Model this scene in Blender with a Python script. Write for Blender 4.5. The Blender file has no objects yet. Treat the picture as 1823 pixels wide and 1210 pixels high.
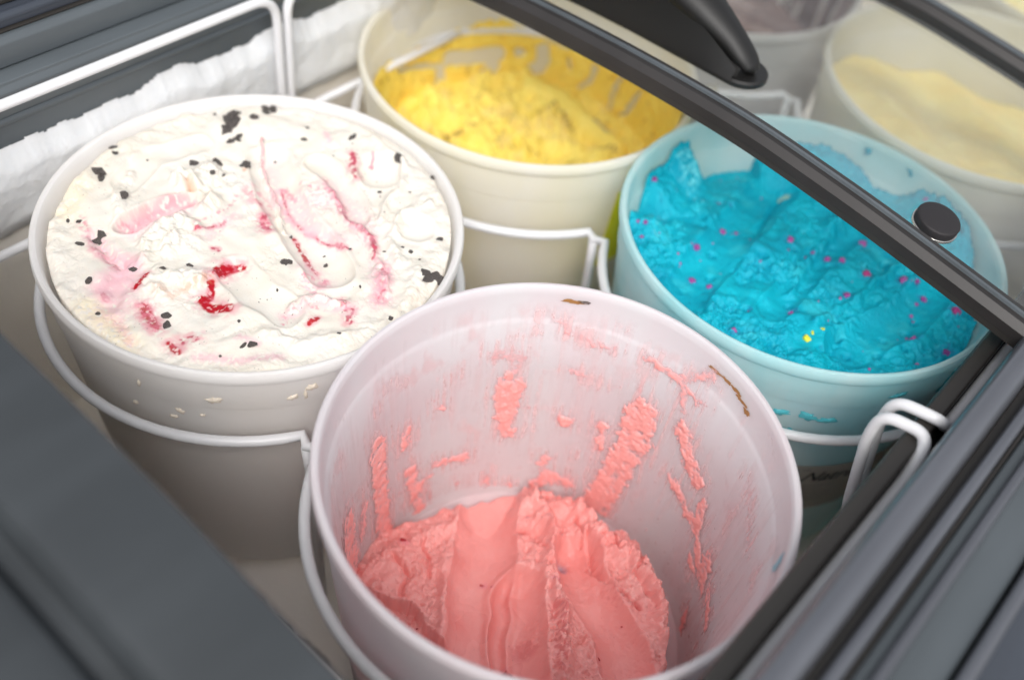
import bpy, bmesh, math, random
import numpy as np
from mathutils import Vector, Matrix
random.seed(4); np.random.seed(4)
sc=bpy.context.scene
R_=math.radians
ZR=.225                       # height of the tub rims above the cabinet floor
# ---------- camera ----------
cam=bpy.data.cameras.new('camera'); cam.lens=37.26; cam.sensor_width=36; cam.clip_start=.01; cam.clip_end=60
camo=bpy.data.objects.new('camera',cam); sc.collection.objects.link(camo); sc.camera=camo
P_=R_(47.06); RO=R_(9.53); TH=R_(55.2)
right=Vector((math.cos(TH),-math.sin(TH),0)); fh=Vector((math.sin(TH),math.cos(TH),0)); up0=Vector((0,0,1))
fwd=fh*math.cos(P_)-up0*math.sin(P_); upc=fh*math.sin(P_)+up0*math.cos(P_)
rx=right*math.cos(RO)+upc*math.sin(RO); ry=-right*math.sin(RO)+upc*math.cos(RO)
M=Matrix((( rx.x,ry.x,-fwd.x,0),(rx.y,ry.y,-fwd.y,0),(rx.z,ry.z,-fwd.z,ZR+.41364),(0,0,0,1)))
camo.matrix_world=M
cam.dof.use_dof=True; cam.dof.focus_distance=.57; cam.dof.aperture_fstop=3.1
# ---------- sky, sun, exposure ----------
SUN_EL=R_(50); SUN_AZ=R_(-130)        # direction the light comes from, azimuth measured from +Y towards +X
w=bpy.data.worlds.new('World'); sc.world=w; w.use_nodes=True
nt=w.node_tree; bg=nt.nodes['Background']; sky=nt.nodes.new('ShaderNodeTexSky'); sky.sky_type='NISHITA'; sky.sun_disc=False
sky.sun_elevation=SUN_EL; sky.sun_rotation=SUN_AZ; sky.air_density=1.0; sky.dust_density=4.0; sky.ozone_density=1.0
hs=nt.nodes.new('ShaderNodeHueSaturation'); hs.inputs['Saturation'].default_value=.22   # overcast: nearly colourless
nt.links.new(sky.outputs[0],hs.inputs['Color']); nt.links.new(hs.outputs[0],bg.inputs[0]); bg.inputs[1].default_value=.15
sl=bpy.data.lights.new('sun','SUN'); sl.energy=.75; sl.angle=R_(30); sl.color=(1,.97,.93)
so=bpy.data.objects.new('sun',sl); sc.collection.objects.link(so)
sd=Vector((math.sin(SUN_AZ)*math.cos(SUN_EL),math.cos(SUN_AZ)*math.cos(SUN_EL),math.sin(SUN_EL)))
so.rotation_euler=sd.to_track_quat('Z','Y').to_euler()
sc.view_settings.view_transform='Standard'; sc.view_settings.look='None'; sc.view_settings.exposure=.52; sc.view_settings.gamma=1
sc.cycles.max_bounces=20; sc.cycles.transparent_max_bounces=16; sc.cycles.transmission_bounces=8; sc.cycles.diffuse_bounces=18
# ---------- measured outlines, mm, local to each tub ----------
# ---------- numpy helpers ----------
def _lat(ix,iy,seed):
    h=(ix.astype(np.int64)*374761393+iy.astype(np.int64)*668265263+seed*974634777)&0x7fffffff
    h=((h^(h>>13))*1274126177)&0x7fffffff
    h=(h^(h>>16))&0x7fffffff
    return h/float(0x7fffffff)*2*math.pi
def pn(x,y,seed=0):
    "2-D gradient noise, about -1..1"
    x=np.asarray(x,float); y=np.asarray(y,float)
    x0=np.floor(x); y0=np.floor(y); fx=x-x0; fy=y-y0
    u=fx*fx*fx*(fx*(fx*6-15)+10); v=fy*fy*fy*(fy*(fy*6-15)+10)
    def g(i,j):
        a=_lat(x0+i,y0+j,seed); return np.cos(a)*(fx-i)+np.sin(a)*(fy-j)
    a=g(0,0)*(1-u)+g(1,0)*u; b=g(0,1)*(1-u)+g(1,1)*u
    return (a*(1-v)+b*v)*1.5
def fbm(x,y,seed=0,o=4,gain=.5):
    s=0.; a=1.
    for i in range(o):
        s=s+a*pn(x*2**i,y*2**i,seed+i*17); a*=gain
    return s
def ridged(x,y,seed=0,o=3):
    s=0.;a=1.
    for i in range(o):
        s=s+a*(1-np.abs(pn(x*2**i,y*2**i,seed+i*7))*2); a*=.5
    return s/1.75
def ss(a,b,x):
    t=np.clip((x-a)/(b-a),0,1); return t*t*(3-2*t)
def dist_poly(x,y,pts):
    "distance to a polyline"
    d=np.full(np.shape(x),1e9)
    P=[tuple(p[:2]) for p in pts]
    if len(P)==1: return np.hypot(x-P[0][0],y-P[0][1])
    for (ax,ay),(bx,by) in zip(P[:-1],P[1:]):
        dx,dy=bx-ax,by-ay; L=dx*dx+dy*dy+1e-12
        t=np.clip(((x-ax)*dx+(y-ay)*dy)/L,0,1)
        d=np.minimum(d,np.hypot(x-ax-t*dx,y-ay-t*dy))
    return d
def inside(x,y,poly):
    c=np.zeros(np.shape(x),bool); n=len(poly)
    for i in range(n):
        (ax,ay),(bx,by)=poly[i][:2],poly[(i+1)%n][:2]
        if ay==by: continue
        k=((ay>y)!=(by>y))&(x<(bx-ax)*(y-ay)/(by-ay)+ax); c^=k
    return c
# tub: inner wall radius as a function of the height below the rim (z<=0)
TDEPTH=.178
def rin(z): return .1140+.072*np.asarray(z,float)
# large shape of each ice cream surface, metres below the rim, local x,y
def baseA(x,y): return -.0045+.002*x/.1+0*y-.004*(1-np.clip((x*x+y*y)/.0125,0,1))
def baseB(x,y):
    t=x*.5+y*.87
    return -.090+.09*t
def baseC(x,y): return -.025+.0*x-.010*ss(.02,.1,x*.5+y*.87)
def baseD(x,y):
    t=x*.5+y*.87
    return -.138-.30*t
def baseE(x,y):
    return -.036-.26*x
A_rel=[([(-3.1,54.8)],14.11,6,0),([(-7.0,51.1)],4.09,-9,0),([(10.8,57.2)],17.83,4,0),([(-2.9,33.8),(-11.6,30.9)],8.61,5,0),([(-9.4,56.5),(-8.9,63.0),(-1.6,64.0)],4.72,5,0),([(-40.9,22.4)],23.66,6,0),([(-24.8,21.9),(-27.8,34.5),(-38.5,36.8),(-52.1,31.8),(-63.4,15.8)],7.28,4,0),([(-65.4,5.0),(-55.8,-3.3),(-47.6,-13.6)],12.09,4,0),([(-70.1,-9.6),(-73.2,-0.7)],10.63,3,0),([(-51.2,47.2),(-33.6,49.3),(-13.4,42.7)],13.18,-6,1),([(-69.2,52.1),(-73.7,36.9),(-73.1,23.9)],6.94,-4,0),([(-79.7,17.0),(-92.6,3.6)],10.71,-3,0.7),([(44.8,42.5),(29.6,15.9),(18.3,-16.5),(8.7,-55.8)],24.11,-6,1),([(52.2,58.3),(41.8,45.1),(31.9,28.3),(25.6,12.4),(12.0,-10.6)],2.64,3.2,0.3),([(88.5,-13.2)],26.48,-6,1),([(103.8,11.2),(102.2,-15.0),(87.5,-31.5),(69.2,-36.2),(55.8,-45.2)],4.65,3,0.5),([(64.8,20.8),(62.6,-3.5),(50.5,-32.7)],14.5,-3.5,1),([(53.3,-5.9),(43.7,-29.7),(43.2,-50.9),(30.1,-69.9),(16.9,-91.1)],4.94,2.6,0),([(67.0,-63.9)],19.4,-3.5,1),([(86.9,-54.1),(71.3,-49.5),(48.8,-60.1),(39.6,-79.5)],6.09,2.5,0),([(-25.5,-62.7),(-12.7,-65.2),(-4.2,-80.0)],5.7,3,0),([(-28.7,-20.8),(-33.6,-42.3),(-30.8,-64.0)],18.39,-3,1),([(-41.9,-21.9),(-55.7,-34.6)],13.16,-2,0.6),([(20.4,81.3),(-5.5,88.0),(-31.7,77.8)],15.07,-2.5,1),([(-47.8,-69.8),(-40.9,-85.7),(-21.2,-98.8)],10.03,2.5,0),([(43.7,87.7),(60.8,73.4),(76.9,51.8)],15.52,2,0.3),([(-25.8,83.3),(-43.1,70.2),(-51.9,57.5)],7.3,2.5,0),([(43.3,-90.3),(17.2,-104.9),(-10.3,-103.3)],7.74,2,0)]
A_col=[([(-52.4,48.2),(-36.1,51.4),(-19.6,51.3),(-11.9,43.2)],9.78,'pk',0.75,0.35),([(-51.3,44.1),(-33.8,46.1),(-17.8,39.6)],17.12,'pp',0.8,0.3),([(-26.3,19.9),(-17.7,17.5),(-9.9,15.2)],2.25,'cr',0.85,0.3),([(-23.3,24.0),(-6.7,23.3),(2.0,26.1),(9.5,30.1)],3.43,'pk',0.7,0.6),([(36.1,20.9),(24.6,-1.0),(22.5,-16.8),(24.9,-35.0),(27.9,-48.4)],1.96,'cr',0.9,0.35),([(37.5,19.7),(35.1,7.3)],4.64,'pk',0.8,0.5),([(31.8,21.2),(23.3,0.1),(23.3,-21.2)],7.4,'pp',0.8,0.4),([(53.3,-5.9),(50.0,-17.5),(43.7,-29.7),(43.4,-40.4),(43.2,-50.9),(37.4,-59.6),(32.0,-64.8)],3.06,'cr',0.9,0.4),([(50.2,-6.6),(42.4,-28.5),(40.2,-51.6),(32.9,-65.6)],7.23,'pk',0.6,0.7),([(59.0,7.4),(53.7,-2.6),(50.0,-17.5)],4.63,'pk',0.9,0.5),([(46.1,11.9),(47.6,1.3),(53.7,-2.6)],5.22,'pk',0.8,0.8),([(26.2,11.8),(38.8,7.5),(42.2,-10.2)],11.49,'pp',0.5,0.5),([(29.3,-76.1),(22.1,-82.7),(12.1,-91.3)],4.99,'cr',0.75,0.6),([(31.0,-74.3),(22.1,-82.7),(10.7,-91.6)],8.93,'pk',0.7,0.5),([(13.9,-17.6),(8.8,-30.2),(5.1,-42.1),(3.7,-48.3)],2.45,'rd',0.9,0.4),([(-5.9,-48.5),(-0.1,-50.7),(3.1,-57.1)],4.78,'pk',0.9,0.6),([(-7.3,-53.9),(-9.6,-61.6)],7.89,'pp',0.9,0.5),([(2.5,-56.6),(-2.9,-61.4)],3.7,'cr',0.7,0.7),([(-37.8,-70.0),(-28.7,-62.8),(-20.9,-62.3),(-17.4,-70.5),(-12.3,-77.0)],4.12,'pk',0.8,0.75),([(-3.2,-77.7),(-5.8,-81.8),(-5.6,-86.9),(-11.9,-92.1)],4.11,'cr',0.85,0.5),([(-3.1,-81.2),(-1.2,-86.4)],7.73,'pk',0.6,0.7),([(84.7,9.9),(76.9,1.9),(72.9,-5.7)],4.44,'cr',0.9,0.5),([(94.4,2.5),(88.6,-2.4)],2.98,'pk',0.9,0.3),([(-92.2,12.2),(-93.4,7.2)],3.2,'cr',0.8,0.3),([(-90.9,14.2),(-80.9,18.0),(-69.5,20.9)],16.25,'pp',0.9,0.2),([(57.3,1.4),(49.8,-28.3),(43.7,-47.8)],19.82,'pp',0.5,0.35),([(31.9,-0.6),(25.9,-23.5),(29.1,-40.7)],12.3,'pp',0.6,0.35),([(31.3,-71.1),(11.8,-92.7)],15.78,'pp',0.6,0.4),([(-30.8,-64.0),(-13.1,-68.1),(-6.2,-84.7)],11.34,'pp',0.6,0.4),([(-22.8,13.6),(-3.2,16.8)],11.25,'pp',0.5,0.4),([(2.3,-42.9),(-1.3,-59.6)],15.98,'pp',0.5,0.4),([(-97.7,-4.0),(-86.5,4.4),(-75.0,13.0)],18.63,'pp',0.7,0.3),([(-69.2,67.9),(-71.6,57.1),(-74.4,49.9)],6.24,'pk',0.8,0.6),([(-76.0,43.4),(-75.1,34.9),(-74.9,26.9)],4.42,'cr',0.6,0.6),([(-70.4,53.1),(-73.7,36.9),(-68.1,22.9)],12.23,'pp',0.8,0.4),([(54.6,60.0),(44.2,48.6),(34.7,33.1),(27.7,17.6)],1.79,'pk',0.7,0.3),([(48.4,46.8),(33.5,23.2)],14.84,'pp',0.35,0.3),([(85.7,36.1),(81.4,28.5)],4.87,'pp',0.7,0.3),([(-99.2,-11.5),(-102.8,-27.3)],6.17,'pp',0.8,0.3),([(-84.8,-57.8),(-70.7,-73.8),(-53.9,-86.8)],6.45,'pp',0.7,0.4),([(-60.5,-60.9),(-56.5,-70.7)],6.04,'pp',0.6,0.4),([(18.4,25.8),(17.5,17.8)],7.51,'cr',0.7,0.9),([(12.6,6.3),(7.2,2.4),(4.8,-5.8)],4.5,'cr',0.9,0.5),([(10.3,4.9),(3.7,-3.1)],9.56,'pk',0.8,0.5),([(-27.1,4.0),(-26.1,-0.2)],2.2,'cr',0.8,0.3),([(-39.3,-14.6),(-32.6,-12.5),(-28.2,-14.8),(-24.0,-17.9)],5.4,'rd',1,0.35),([(-36.6,-13.8),(-31.3,-13.6)],8.09,'rd',1,0.4),([(-45.5,-18.7),(-51.5,-26.0),(-57.1,-28.7)],3.69,'rd',1,0.3),([(-56.2,-24.9),(-57.4,-31.6),(-53.4,-36.8),(-50.9,-40.6)],6.78,'rd',1,0.35),([(-68.4,7.5),(-73.5,5.6),(-77.5,4.5)],3.49,'rd',1,0.3),([(-83.0,-10.6),(-85.3,-19.1),(-86.9,-26.6)],6.24,'rd',0.85,0.4),([(-83.6,-10.1),(-87.7,-28.9)],11.42,'pk',0.6,0.5),([(-89.0,-40.9),(-88.8,-48.3)],4.29,'rd',0.95,0.4),([(-82.1,-44.2),(-77.5,-46.8)],6.08,'cr',0.85,0.7),([(-27.4,-78.4),(-21.8,-78.5)],3.06,'rd',0.95,0.2),([(-52.3,51.3),(-50.6,45.1)],8.52,'pk',0.8,0.8),([(-5.1,56.4),(-6.4,50.5)],4.69,'or',0.6,0.3),([(-59.1,-13.0),(-45.2,-15.7)],6.93,'or',0.5,0.5),([(-69.9,-6.7),(-66.6,-12.7)],10.6,'or',0.35,0.5),([(28.7,45.6)],3.57,'or',0.8,0.3),([(25.1,-106.3),(32.4,-103.6)],9.33,'or',0.25,0.7),([(-52.8,94.1),(-70.7,78.6)],17.61,'ye',0.4,0.4),([(-104.3,7.5),(-104.5,-27.2)],15.57,'ye',0.4,0.4)]
A_ch=[(51.6,85.7,12.4),(41.3,82.3,9.5),(40.7,69.2,6.6),(74.6,79.9,8.0),(76.0,75.6,4.0),(61.5,76.6,4.5),(-20.1,107.8,3.9),(-22.5,102.9,3.3),(-36.4,98.2,9.2),(-40.3,90.5,5.9),(-41.2,67.7,5.3),(-68.6,51.6,7.6),(-93.0,23.4,5.4),(-70.4,16.9,3.9),(8.9,68.3,5.4),(19.9,60.9,6.0),(29.4,46.4,7.0),(10.4,53.3,3.7),(72.9,42.0,3.6),(80.0,48.2,2.5),(95.5,22.3,5.0),(101.0,-12.2,7.0),(106.0,-38.4,2.9),(74.3,-25.0,2.3),(70.0,-78.8,4.5),(44.2,-96.6,8.6),(46.2,-102.2,5.7),(-4.9,-33.8,6.3),(12.6,-45.9,2.9),(-78.2,-22.2,4.7),(-81.7,-28.8,5.1),(-58.5,-69.5,5.0),(-62.9,-67.7,3.2),(-103.1,-0.0,2.4),(28.8,-48.6,2.0),(50.5,-76.3,2.2),(-74.2,71.8,2.3),(-69.8,67.8,3.1),(-80.1,51.3,3.3),(-46.2,-1.1,2.9),(-59.0,5.8,3.9),(40.3,-65.3,1.7),(10.7,-77.1,1.7),(-22.6,-46.7,1.7),(-22.5,-96.8,2.0),(13.1,-15.1,2.3),(-75.6,-65.5,1.6),(5.9,-106.0,2.1),(-96.0,60.8,2.3),(99.2,-60.5,1.8),(45.9,95.9,2.3),(75.3,17.5,1.4),(-9.8,88.6,1.6),(90.1,-72.3,1.8),(-53.5,-52.1,1.9),(50.2,43.3,1.6),(15.0,48.3,2.1),(18.0,-38.9,1.5),(49.4,-84.2,1.9),(49.9,-70.2,1.7),(87.2,-37.8,1.6)]
C_rel=[([(-30.0,-11.8),(-4.6,-4.6),(27.9,-2.1),(63.2,5.0)],7.51,5,0),([(-83.7,33.0),(-15.7,43.5),(58.9,53.4)],27.19,-6,1),([(-53.9,-12.5),(-0.4,-8.3),(66.3,-10.2)],17.12,-4,0.8),([(-44.5,-36.5),(-13.7,-42.3),(38.3,-45.9),(78.5,-49.9)],5.15,4.5,0),([(-45.2,-60.0),(5.9,-72.7),(61.2,-76.4)],25.41,-6,1),([(2.0,35.5),(34.1,41.6),(68.1,49.9)],4.21,-4,0.5),([(18.5,112.7)],24.48,12,0),([(33.6,89.9),(47.3,78.0)],18.52,4,0.3),([(-15.3,98.1),(-50.8,84.6)],14.35,4,0),([(2.8,81.1),(-11.6,61.1)],11.7,3,0),([(121.7,-39.1)],25.66,6,0),([(121.5,48.6),(108.8,17.2)],19.56,5,0),([(-92.7,-19.5),(-70.3,-51.7)],12.89,3,0),([(-74.0,14.9),(-91.5,9.1),(-87.1,-15.9)],10.42,3,0),([(63.8,46.4)],6.84,-6,0.5),([(41.1,-58.6),(66.9,-67.7)],10.7,4,0),([(-56.2,-53.0),(-37.6,-51.9)],5.33,-3,0),([(-43.0,-73.9),(-8.5,-102.5)],13.56,-4,0),([(43.2,2.5),(64.6,-0.6)],12.07,3,0)]
C_pit=[(-34.7,43.9),(-52.3,32.5),(-73.0,16.2),(-71.4,12.6),(24.5,-6.2),(30.8,-4.7),(25.7,-36.5),(22.4,-49.3),(-37.2,-50.7),(3.1,7.4),(-15.0,76.1),(33.3,32.7),(42.7,-39.6),(-60.0,-49.5),(-1.6,-78.4),(11.4,-77.6),(15.8,63.0),(-61.0,65.5),(-39.1,-16.4),(-44.1,-21.4),(-86.4,16.7),(15.4,69.3),(-63.7,-0.6),(-45.9,-62.3),(60.6,-34.2),(51.4,-81.1),(-37.1,85.4),(-19.7,-95.2),(-17.9,-84.9),(-15.2,18.2),(-31.7,-75.3),(-9.7,68.7),(13.1,-16.9),(-16.5,-71.0)]
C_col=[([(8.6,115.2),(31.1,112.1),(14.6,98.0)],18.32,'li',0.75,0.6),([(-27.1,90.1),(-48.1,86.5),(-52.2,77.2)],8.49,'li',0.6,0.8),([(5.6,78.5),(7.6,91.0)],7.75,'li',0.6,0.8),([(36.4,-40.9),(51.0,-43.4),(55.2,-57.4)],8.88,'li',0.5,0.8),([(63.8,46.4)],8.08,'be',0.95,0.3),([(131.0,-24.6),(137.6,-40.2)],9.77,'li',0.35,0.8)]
C_can=[(-14.5,107.4,3.6),(-37.0,84.3,3.5),(-52.5,86.2,2.7),(-54.7,90.6,1.9),(-61.4,81.5,2.2),(-7.1,53.2,3.9),(15.5,63.2,2.4),(14.7,71.0,3.2),(-1.3,46.0,2.4),(-40.1,53.3,4.2),(7.7,13.4,4.3),(11.7,-2.6,2.3),(19.4,-10.8,4.3),(18.8,-19.5,3.5),(47.6,-20.0,4.8),(21.0,-36.7,5.1),(-4.1,-37.1,3.8),(-63.0,39.3,4.0),(-60.5,27.7,3.7),(-85.5,-5.4,3.9),(-42.5,-20.3,3.3),(37.1,-56.0,4.8),(42.0,-62.1,3.2),(36.9,-72.1,4.3),(32.9,-92.9,5.9),(-6.5,-84.7,4.1),(0.7,-104.0,3.8),(15.7,-73.9,2.3),(-22.1,-96.0,2.9),(28.6,-71.2,2.3),(85.1,54.7,5.2),(104.4,-31.9,3.0),(-62.8,-2.0,1.6)]
C_yel=[(-58.8,-40.1,6.1),(-47.7,-42.7,2.9),(-53.5,-39.9,2.5)]
D_rel=[([(71.8,83.1),(38.1,61.2),(6.8,38.0),(-25.3,13.7),(-61.8,-16.2)],32.58,-15,1),([(5.3,7.1),(-14.1,-5.9),(-45.6,-33.9)],27.06,-19,1),([(65.6,50.3),(58.8,29.6),(46.0,16.8),(22.2,0.7),(7.4,-22.1),(-28.4,-49.5)],8.43,9,0),([(47.5,2.2),(27.0,-28.1),(14.9,-52.2),(-4.4,-75.7)],23.78,-14,0.9),([(80.6,24.5),(69.7,-4.7),(65.7,-30.2),(54.6,-54.4),(30.1,-76.0)],15.04,11,0),([(78.6,-0.9),(65.1,-16.9)],2.34,-9,0),([(48.3,-11.3),(42.2,-33.0),(37.0,-54.4)],1.92,-5,0),([(70.5,16.9),(58.8,2.9)],2.02,-6,0),([(-49.3,82.5),(-25.2,81.2),(-4.3,75.7),(18.5,71.1)],11.25,5,0),([(-28.4,72.2),(-21.4,56.3)],12.98,3,0),([(41.0,5.0)],9.83,-7,0),([(-5.0,-15.9),(-19.1,-22.2)],12.29,4,0),([(51.5,51.4),(64.3,42.2),(70.7,30.6)],11.66,5,0),([(52.1,32.4),(48.3,18.6)],11.4,7,0),([(64.6,9.8),(56.9,-16.4)],13.28,5,0),([(40.8,35.6),(44.6,18.3)],7.34,-7,0),([(-5.7,60.0),(-39.1,28.7),(-58.1,13.4)],6.91,4,0.3),([(15.1,-7.4),(4.1,-25.8)],6.9,5,0),([(81.9,-9.0),(77.1,-29.9)],10.04,5,0),([(85.1,-25.8),(57.8,-38.0),(42.3,-60.1)],2.6,-6,0),([(65.0,4.9),(50.4,-13.6)],2.32,-6,0),([(-30.6,78.7),(-33.5,61.4),(-48.8,54.5)],2.89,-5,0),([(-7.8,75.2),(-25.4,52.5)],2.61,-4,0)]
D_out=[(-76.1,127.1),(-55.5,97.3),(-35.0,111.8),(-16.8,103.2),(5.9,93.2),(35.8,83.6),(63.2,70.4),(78.7,57.1),(85.4,37.9),(83.7,19.7),(74.5,-5.1),(85.4,-7.3),(76.4,-32.3),(58.1,-56.2),(39.3,-73.2),(20.1,-87.2),(-11.3,-101.0),(-51.3,-100.7),(-163.8,-20.6),(-154.6,79.3)]
D_low=[(-71.4,102.6),(-57.9,79.1),(-52.9,55.9),(-47.7,41.8),(-55.0,24.1),(-57.7,6.1),(-89.6,-46.6),(-146.2,15.6)]
D_col=[([(38.7,3.3)],11.11,'bl',0.5,0.3),([(-2.2,30.1)],2.89,'rd',1,0.2),([(-18.0,84.1),(-18.1,81.1)],3.31,'rd',1,0.4),([(-41.7,-21.6),(-41.1,-28.3)],4.17,'rd',1,0.3),([(-4.4,-56.7)],2.11,'rd',1,0.1),([(19.2,-8.0),(18.1,-12.6)],3.81,'rd',0.9,0.5),([(24.9,-52.2)],1.24,'rd',1,0.1),([(-0.9,23.8)],1.28,'rd',1,0.1),([(5.5,-19.9),(-27.2,-47.5)],9.13,'dk',0.5,0.6),([(39.3,-33.8),(34.6,-62.9)],12.62,'dk',0.25,0.7),([(-54.2,34.1)],1.24,'rd',1,0.1),([(49.4,39.8)],1.35,'rd',1,0.1),([(-24.1,-20.3)],15.18,'dk',0.35,0.3)]
D_wall=[([(99.7,-71.2),(99.9,-90.6),(95.1,-116.0)],15.36,1),([(92.1,-73.1),(91.9,-94.1)],12.13,0.8),([(107.1,-47.5),(92.3,-52.9),(97.3,-64.1)],16.17,0.25),([(58.0,-101.3)],13.75,1),([(51.6,-99.0)],6.47,0.6),([(86.3,-95.6)],6.47,1),([(34.4,-94.0),(30.9,-114.5)],8.9,1),([(12.2,-69.9),(10.4,-93.5),(16.9,-135.3),(22.9,-175.9)],25.07,1),([(19.3,-48.3),(13.6,-64.9)],10.51,0.3),([(18.9,-28.9),(1.0,-28.9),(-18.3,-34.0)],8.9,0.6),([(-3.4,-27.9),(-20.9,-9.0)],13.75,0.4),([(-5.1,-29.3),(-13.7,-56.3)],12.13,0.4),([(-15.4,-60.7),(-24.8,-72.6),(-39.0,-81.7)],15.36,1),([(-22.5,-99.6),(-40.2,-107.5),(-58.0,-111.5),(-71.9,-123.8),(-87.5,-127.3)],11.32,1),([(-51.3,-89.2),(-54.2,-109.7)],11.32,0.9),([(-78.1,-110.1),(-79.2,-123.5)],16.17,0.9),([(-62.6,-130.6),(-71.1,-132.8)],8.9,0.9),([(193.6,-77.2),(194.0,-108.3),(192.1,-162.6)],18.6,0.9),([(165.4,-125.3),(159.1,-161.2),(155.9,-193.2)],13.75,0.8),([(145.6,-132.4),(121.6,-135.3)],8.09,0.9),([(148.1,-141.0),(163.5,-148.9)],6.47,0.9),([(150.6,-153.2),(148.7,-175.9)],5.66,0.6),([(167.2,-84.1),(170.7,-96.7)],11.32,0.9),([(142.2,-81.2)],8.09,0.9),([(146.7,-72.3)],4.85,0.7),([(66.2,-143.1)],12.13,0.9),([(70.4,-172.2),(63.0,-156.1),(46.6,-157.8)],13.75,0.8),([(46.0,-129.2)],5.66,0.8),([(87.3,-172.3)],10.51,0.9),([(104.9,-162.0),(103.2,-174.7)],6.47,0.7),([(127.6,-160.5)],7.28,0.6),([(115.5,-188.3),(93.1,-192.3)],8.9,0.7),([(238.0,-98.8),(237.1,-150.8)],24.26,0.7),([(212.3,-113.7),(217.6,-134.6)],12.13,0.5),([(81.2,-15.9),(65.9,-27.9)],10.51,0.3),([(65.9,-27.9),(53.1,-33.5),(39.2,-32.3)],9.7,0.4),([(61.1,-57.1),(52.2,-60.5)],10.51,0.35),([(111.2,-48.2),(95.1,-45.9)],12.13,0.25),([(-61.2,1.0),(-80.7,-6.7)],6.47,0.35),([(-91.4,-173.2),(-85.8,-157.0)],9.7,0.8),([(-93.6,-118.7),(-112.5,-125.4)],12.13,0.7),([(36.0,-61.4)],8.9,0.25),([(-71.2,-38.4),(-99.5,-53.5)],10.51,0.2),([(191.5,-46.9)],8.9,0.3),([(133.9,-58.2)],12.13,0.15),([(41.1,-13.8)],9.7,0.3),([(-20.1,-7.1)],8.09,0.4),([(107.5,-43.3),(85.0,-30.7)],5.66,0.2)]
B_gap=[([(141.1,-63.9),(116.2,-65.8),(98.7,-63.5)],14.51),([(110.7,-85.3),(115.8,-100.0)],8.7),([(101.6,-75.0),(110.7,-85.3)],12.33),([(74.8,-85.1),(66.1,-76.2),(59.6,-66.4),(61.1,-56.2)],12.33),([(80.6,-61.8)],9.43),([(14.4,-57.4),(15.7,-68.6),(24.2,-79.8)],4.71),([(-11.0,-53.1),(-6.4,-70.7),(-7.7,-83.1)],5.08),([(-34.1,-54.1),(-25.2,-77.1),(-17.3,-95.3)],5.44),([(174.1,-91.0),(153.7,-98.6),(149.2,-89.1),(149.7,-72.1)],10.88),([(196.6,-53.5),(152.1,-67.2)],5.8),([(39.0,-58.6),(35.6,-65.9)],3.63)]
B_top=[(232.7,-38.8),(206.5,-48.3),(176.5,-56.6),(145.5,-62.8),(124.8,-56.6),(98.2,-48.0),(78.8,-52.9),(59.6,-53.8),(47.4,-57.0),(27.9,-52.6),(8.9,-50.8),(-12.9,-43.7),(-34.5,-41.2),(-71.2,-28.9),(-127.2,-5.3)]
B_rel=[([(76.3,53.9),(85.4,28.6),(77.5,-0.9),(74.5,-40.0)],17.91,8,1),([(-22.9,88.6),(-0.3,67.4)],11.59,7,0.3),([(36.1,45.7),(25.8,26.1)],17.5,6,0),([(54.8,17.0),(45.6,-3.3)],17.49,6,0),([(-9.0,43.7),(-7.2,25.5)],14.17,5,0),([(107.0,-38.3),(106.0,-58.4)],17.84,4,0.5),([(28.9,6.7),(9.0,5.9)],14.24,4,0)]
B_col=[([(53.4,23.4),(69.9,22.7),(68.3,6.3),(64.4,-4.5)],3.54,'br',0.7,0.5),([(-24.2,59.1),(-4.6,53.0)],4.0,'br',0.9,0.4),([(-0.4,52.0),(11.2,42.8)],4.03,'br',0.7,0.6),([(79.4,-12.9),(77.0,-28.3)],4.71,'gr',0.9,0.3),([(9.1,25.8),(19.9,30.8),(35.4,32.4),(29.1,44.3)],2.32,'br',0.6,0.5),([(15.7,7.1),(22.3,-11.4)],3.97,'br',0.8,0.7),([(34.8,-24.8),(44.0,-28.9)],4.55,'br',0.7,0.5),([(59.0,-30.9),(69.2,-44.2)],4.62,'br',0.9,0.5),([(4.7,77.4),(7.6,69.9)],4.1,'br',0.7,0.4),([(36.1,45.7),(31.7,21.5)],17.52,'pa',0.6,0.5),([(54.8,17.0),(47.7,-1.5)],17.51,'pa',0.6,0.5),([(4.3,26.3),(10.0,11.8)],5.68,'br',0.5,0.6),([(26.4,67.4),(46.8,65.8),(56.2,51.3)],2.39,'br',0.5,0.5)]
C_top=[(203.5,-48.0),(233.8,1.0),(192.1,-13.4),(167.0,-17.9),(164.1,-6.6),(149.5,-7.0),(141.3,-32.6),(128.3,-48.0),(117.8,-43.8),(91.6,-44.5),(89.9,-27.7),(71.2,-16.3),(49.1,-12.4),(32.9,-14.3),(18.9,-19.6),(4.7,-28.6),(-13.3,-24.2),(-25.5,-11.6),(-45.2,-2.2),(-61.3,-0.3),(-85.2,-11.9),(-105.7,-26.8)]
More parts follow.
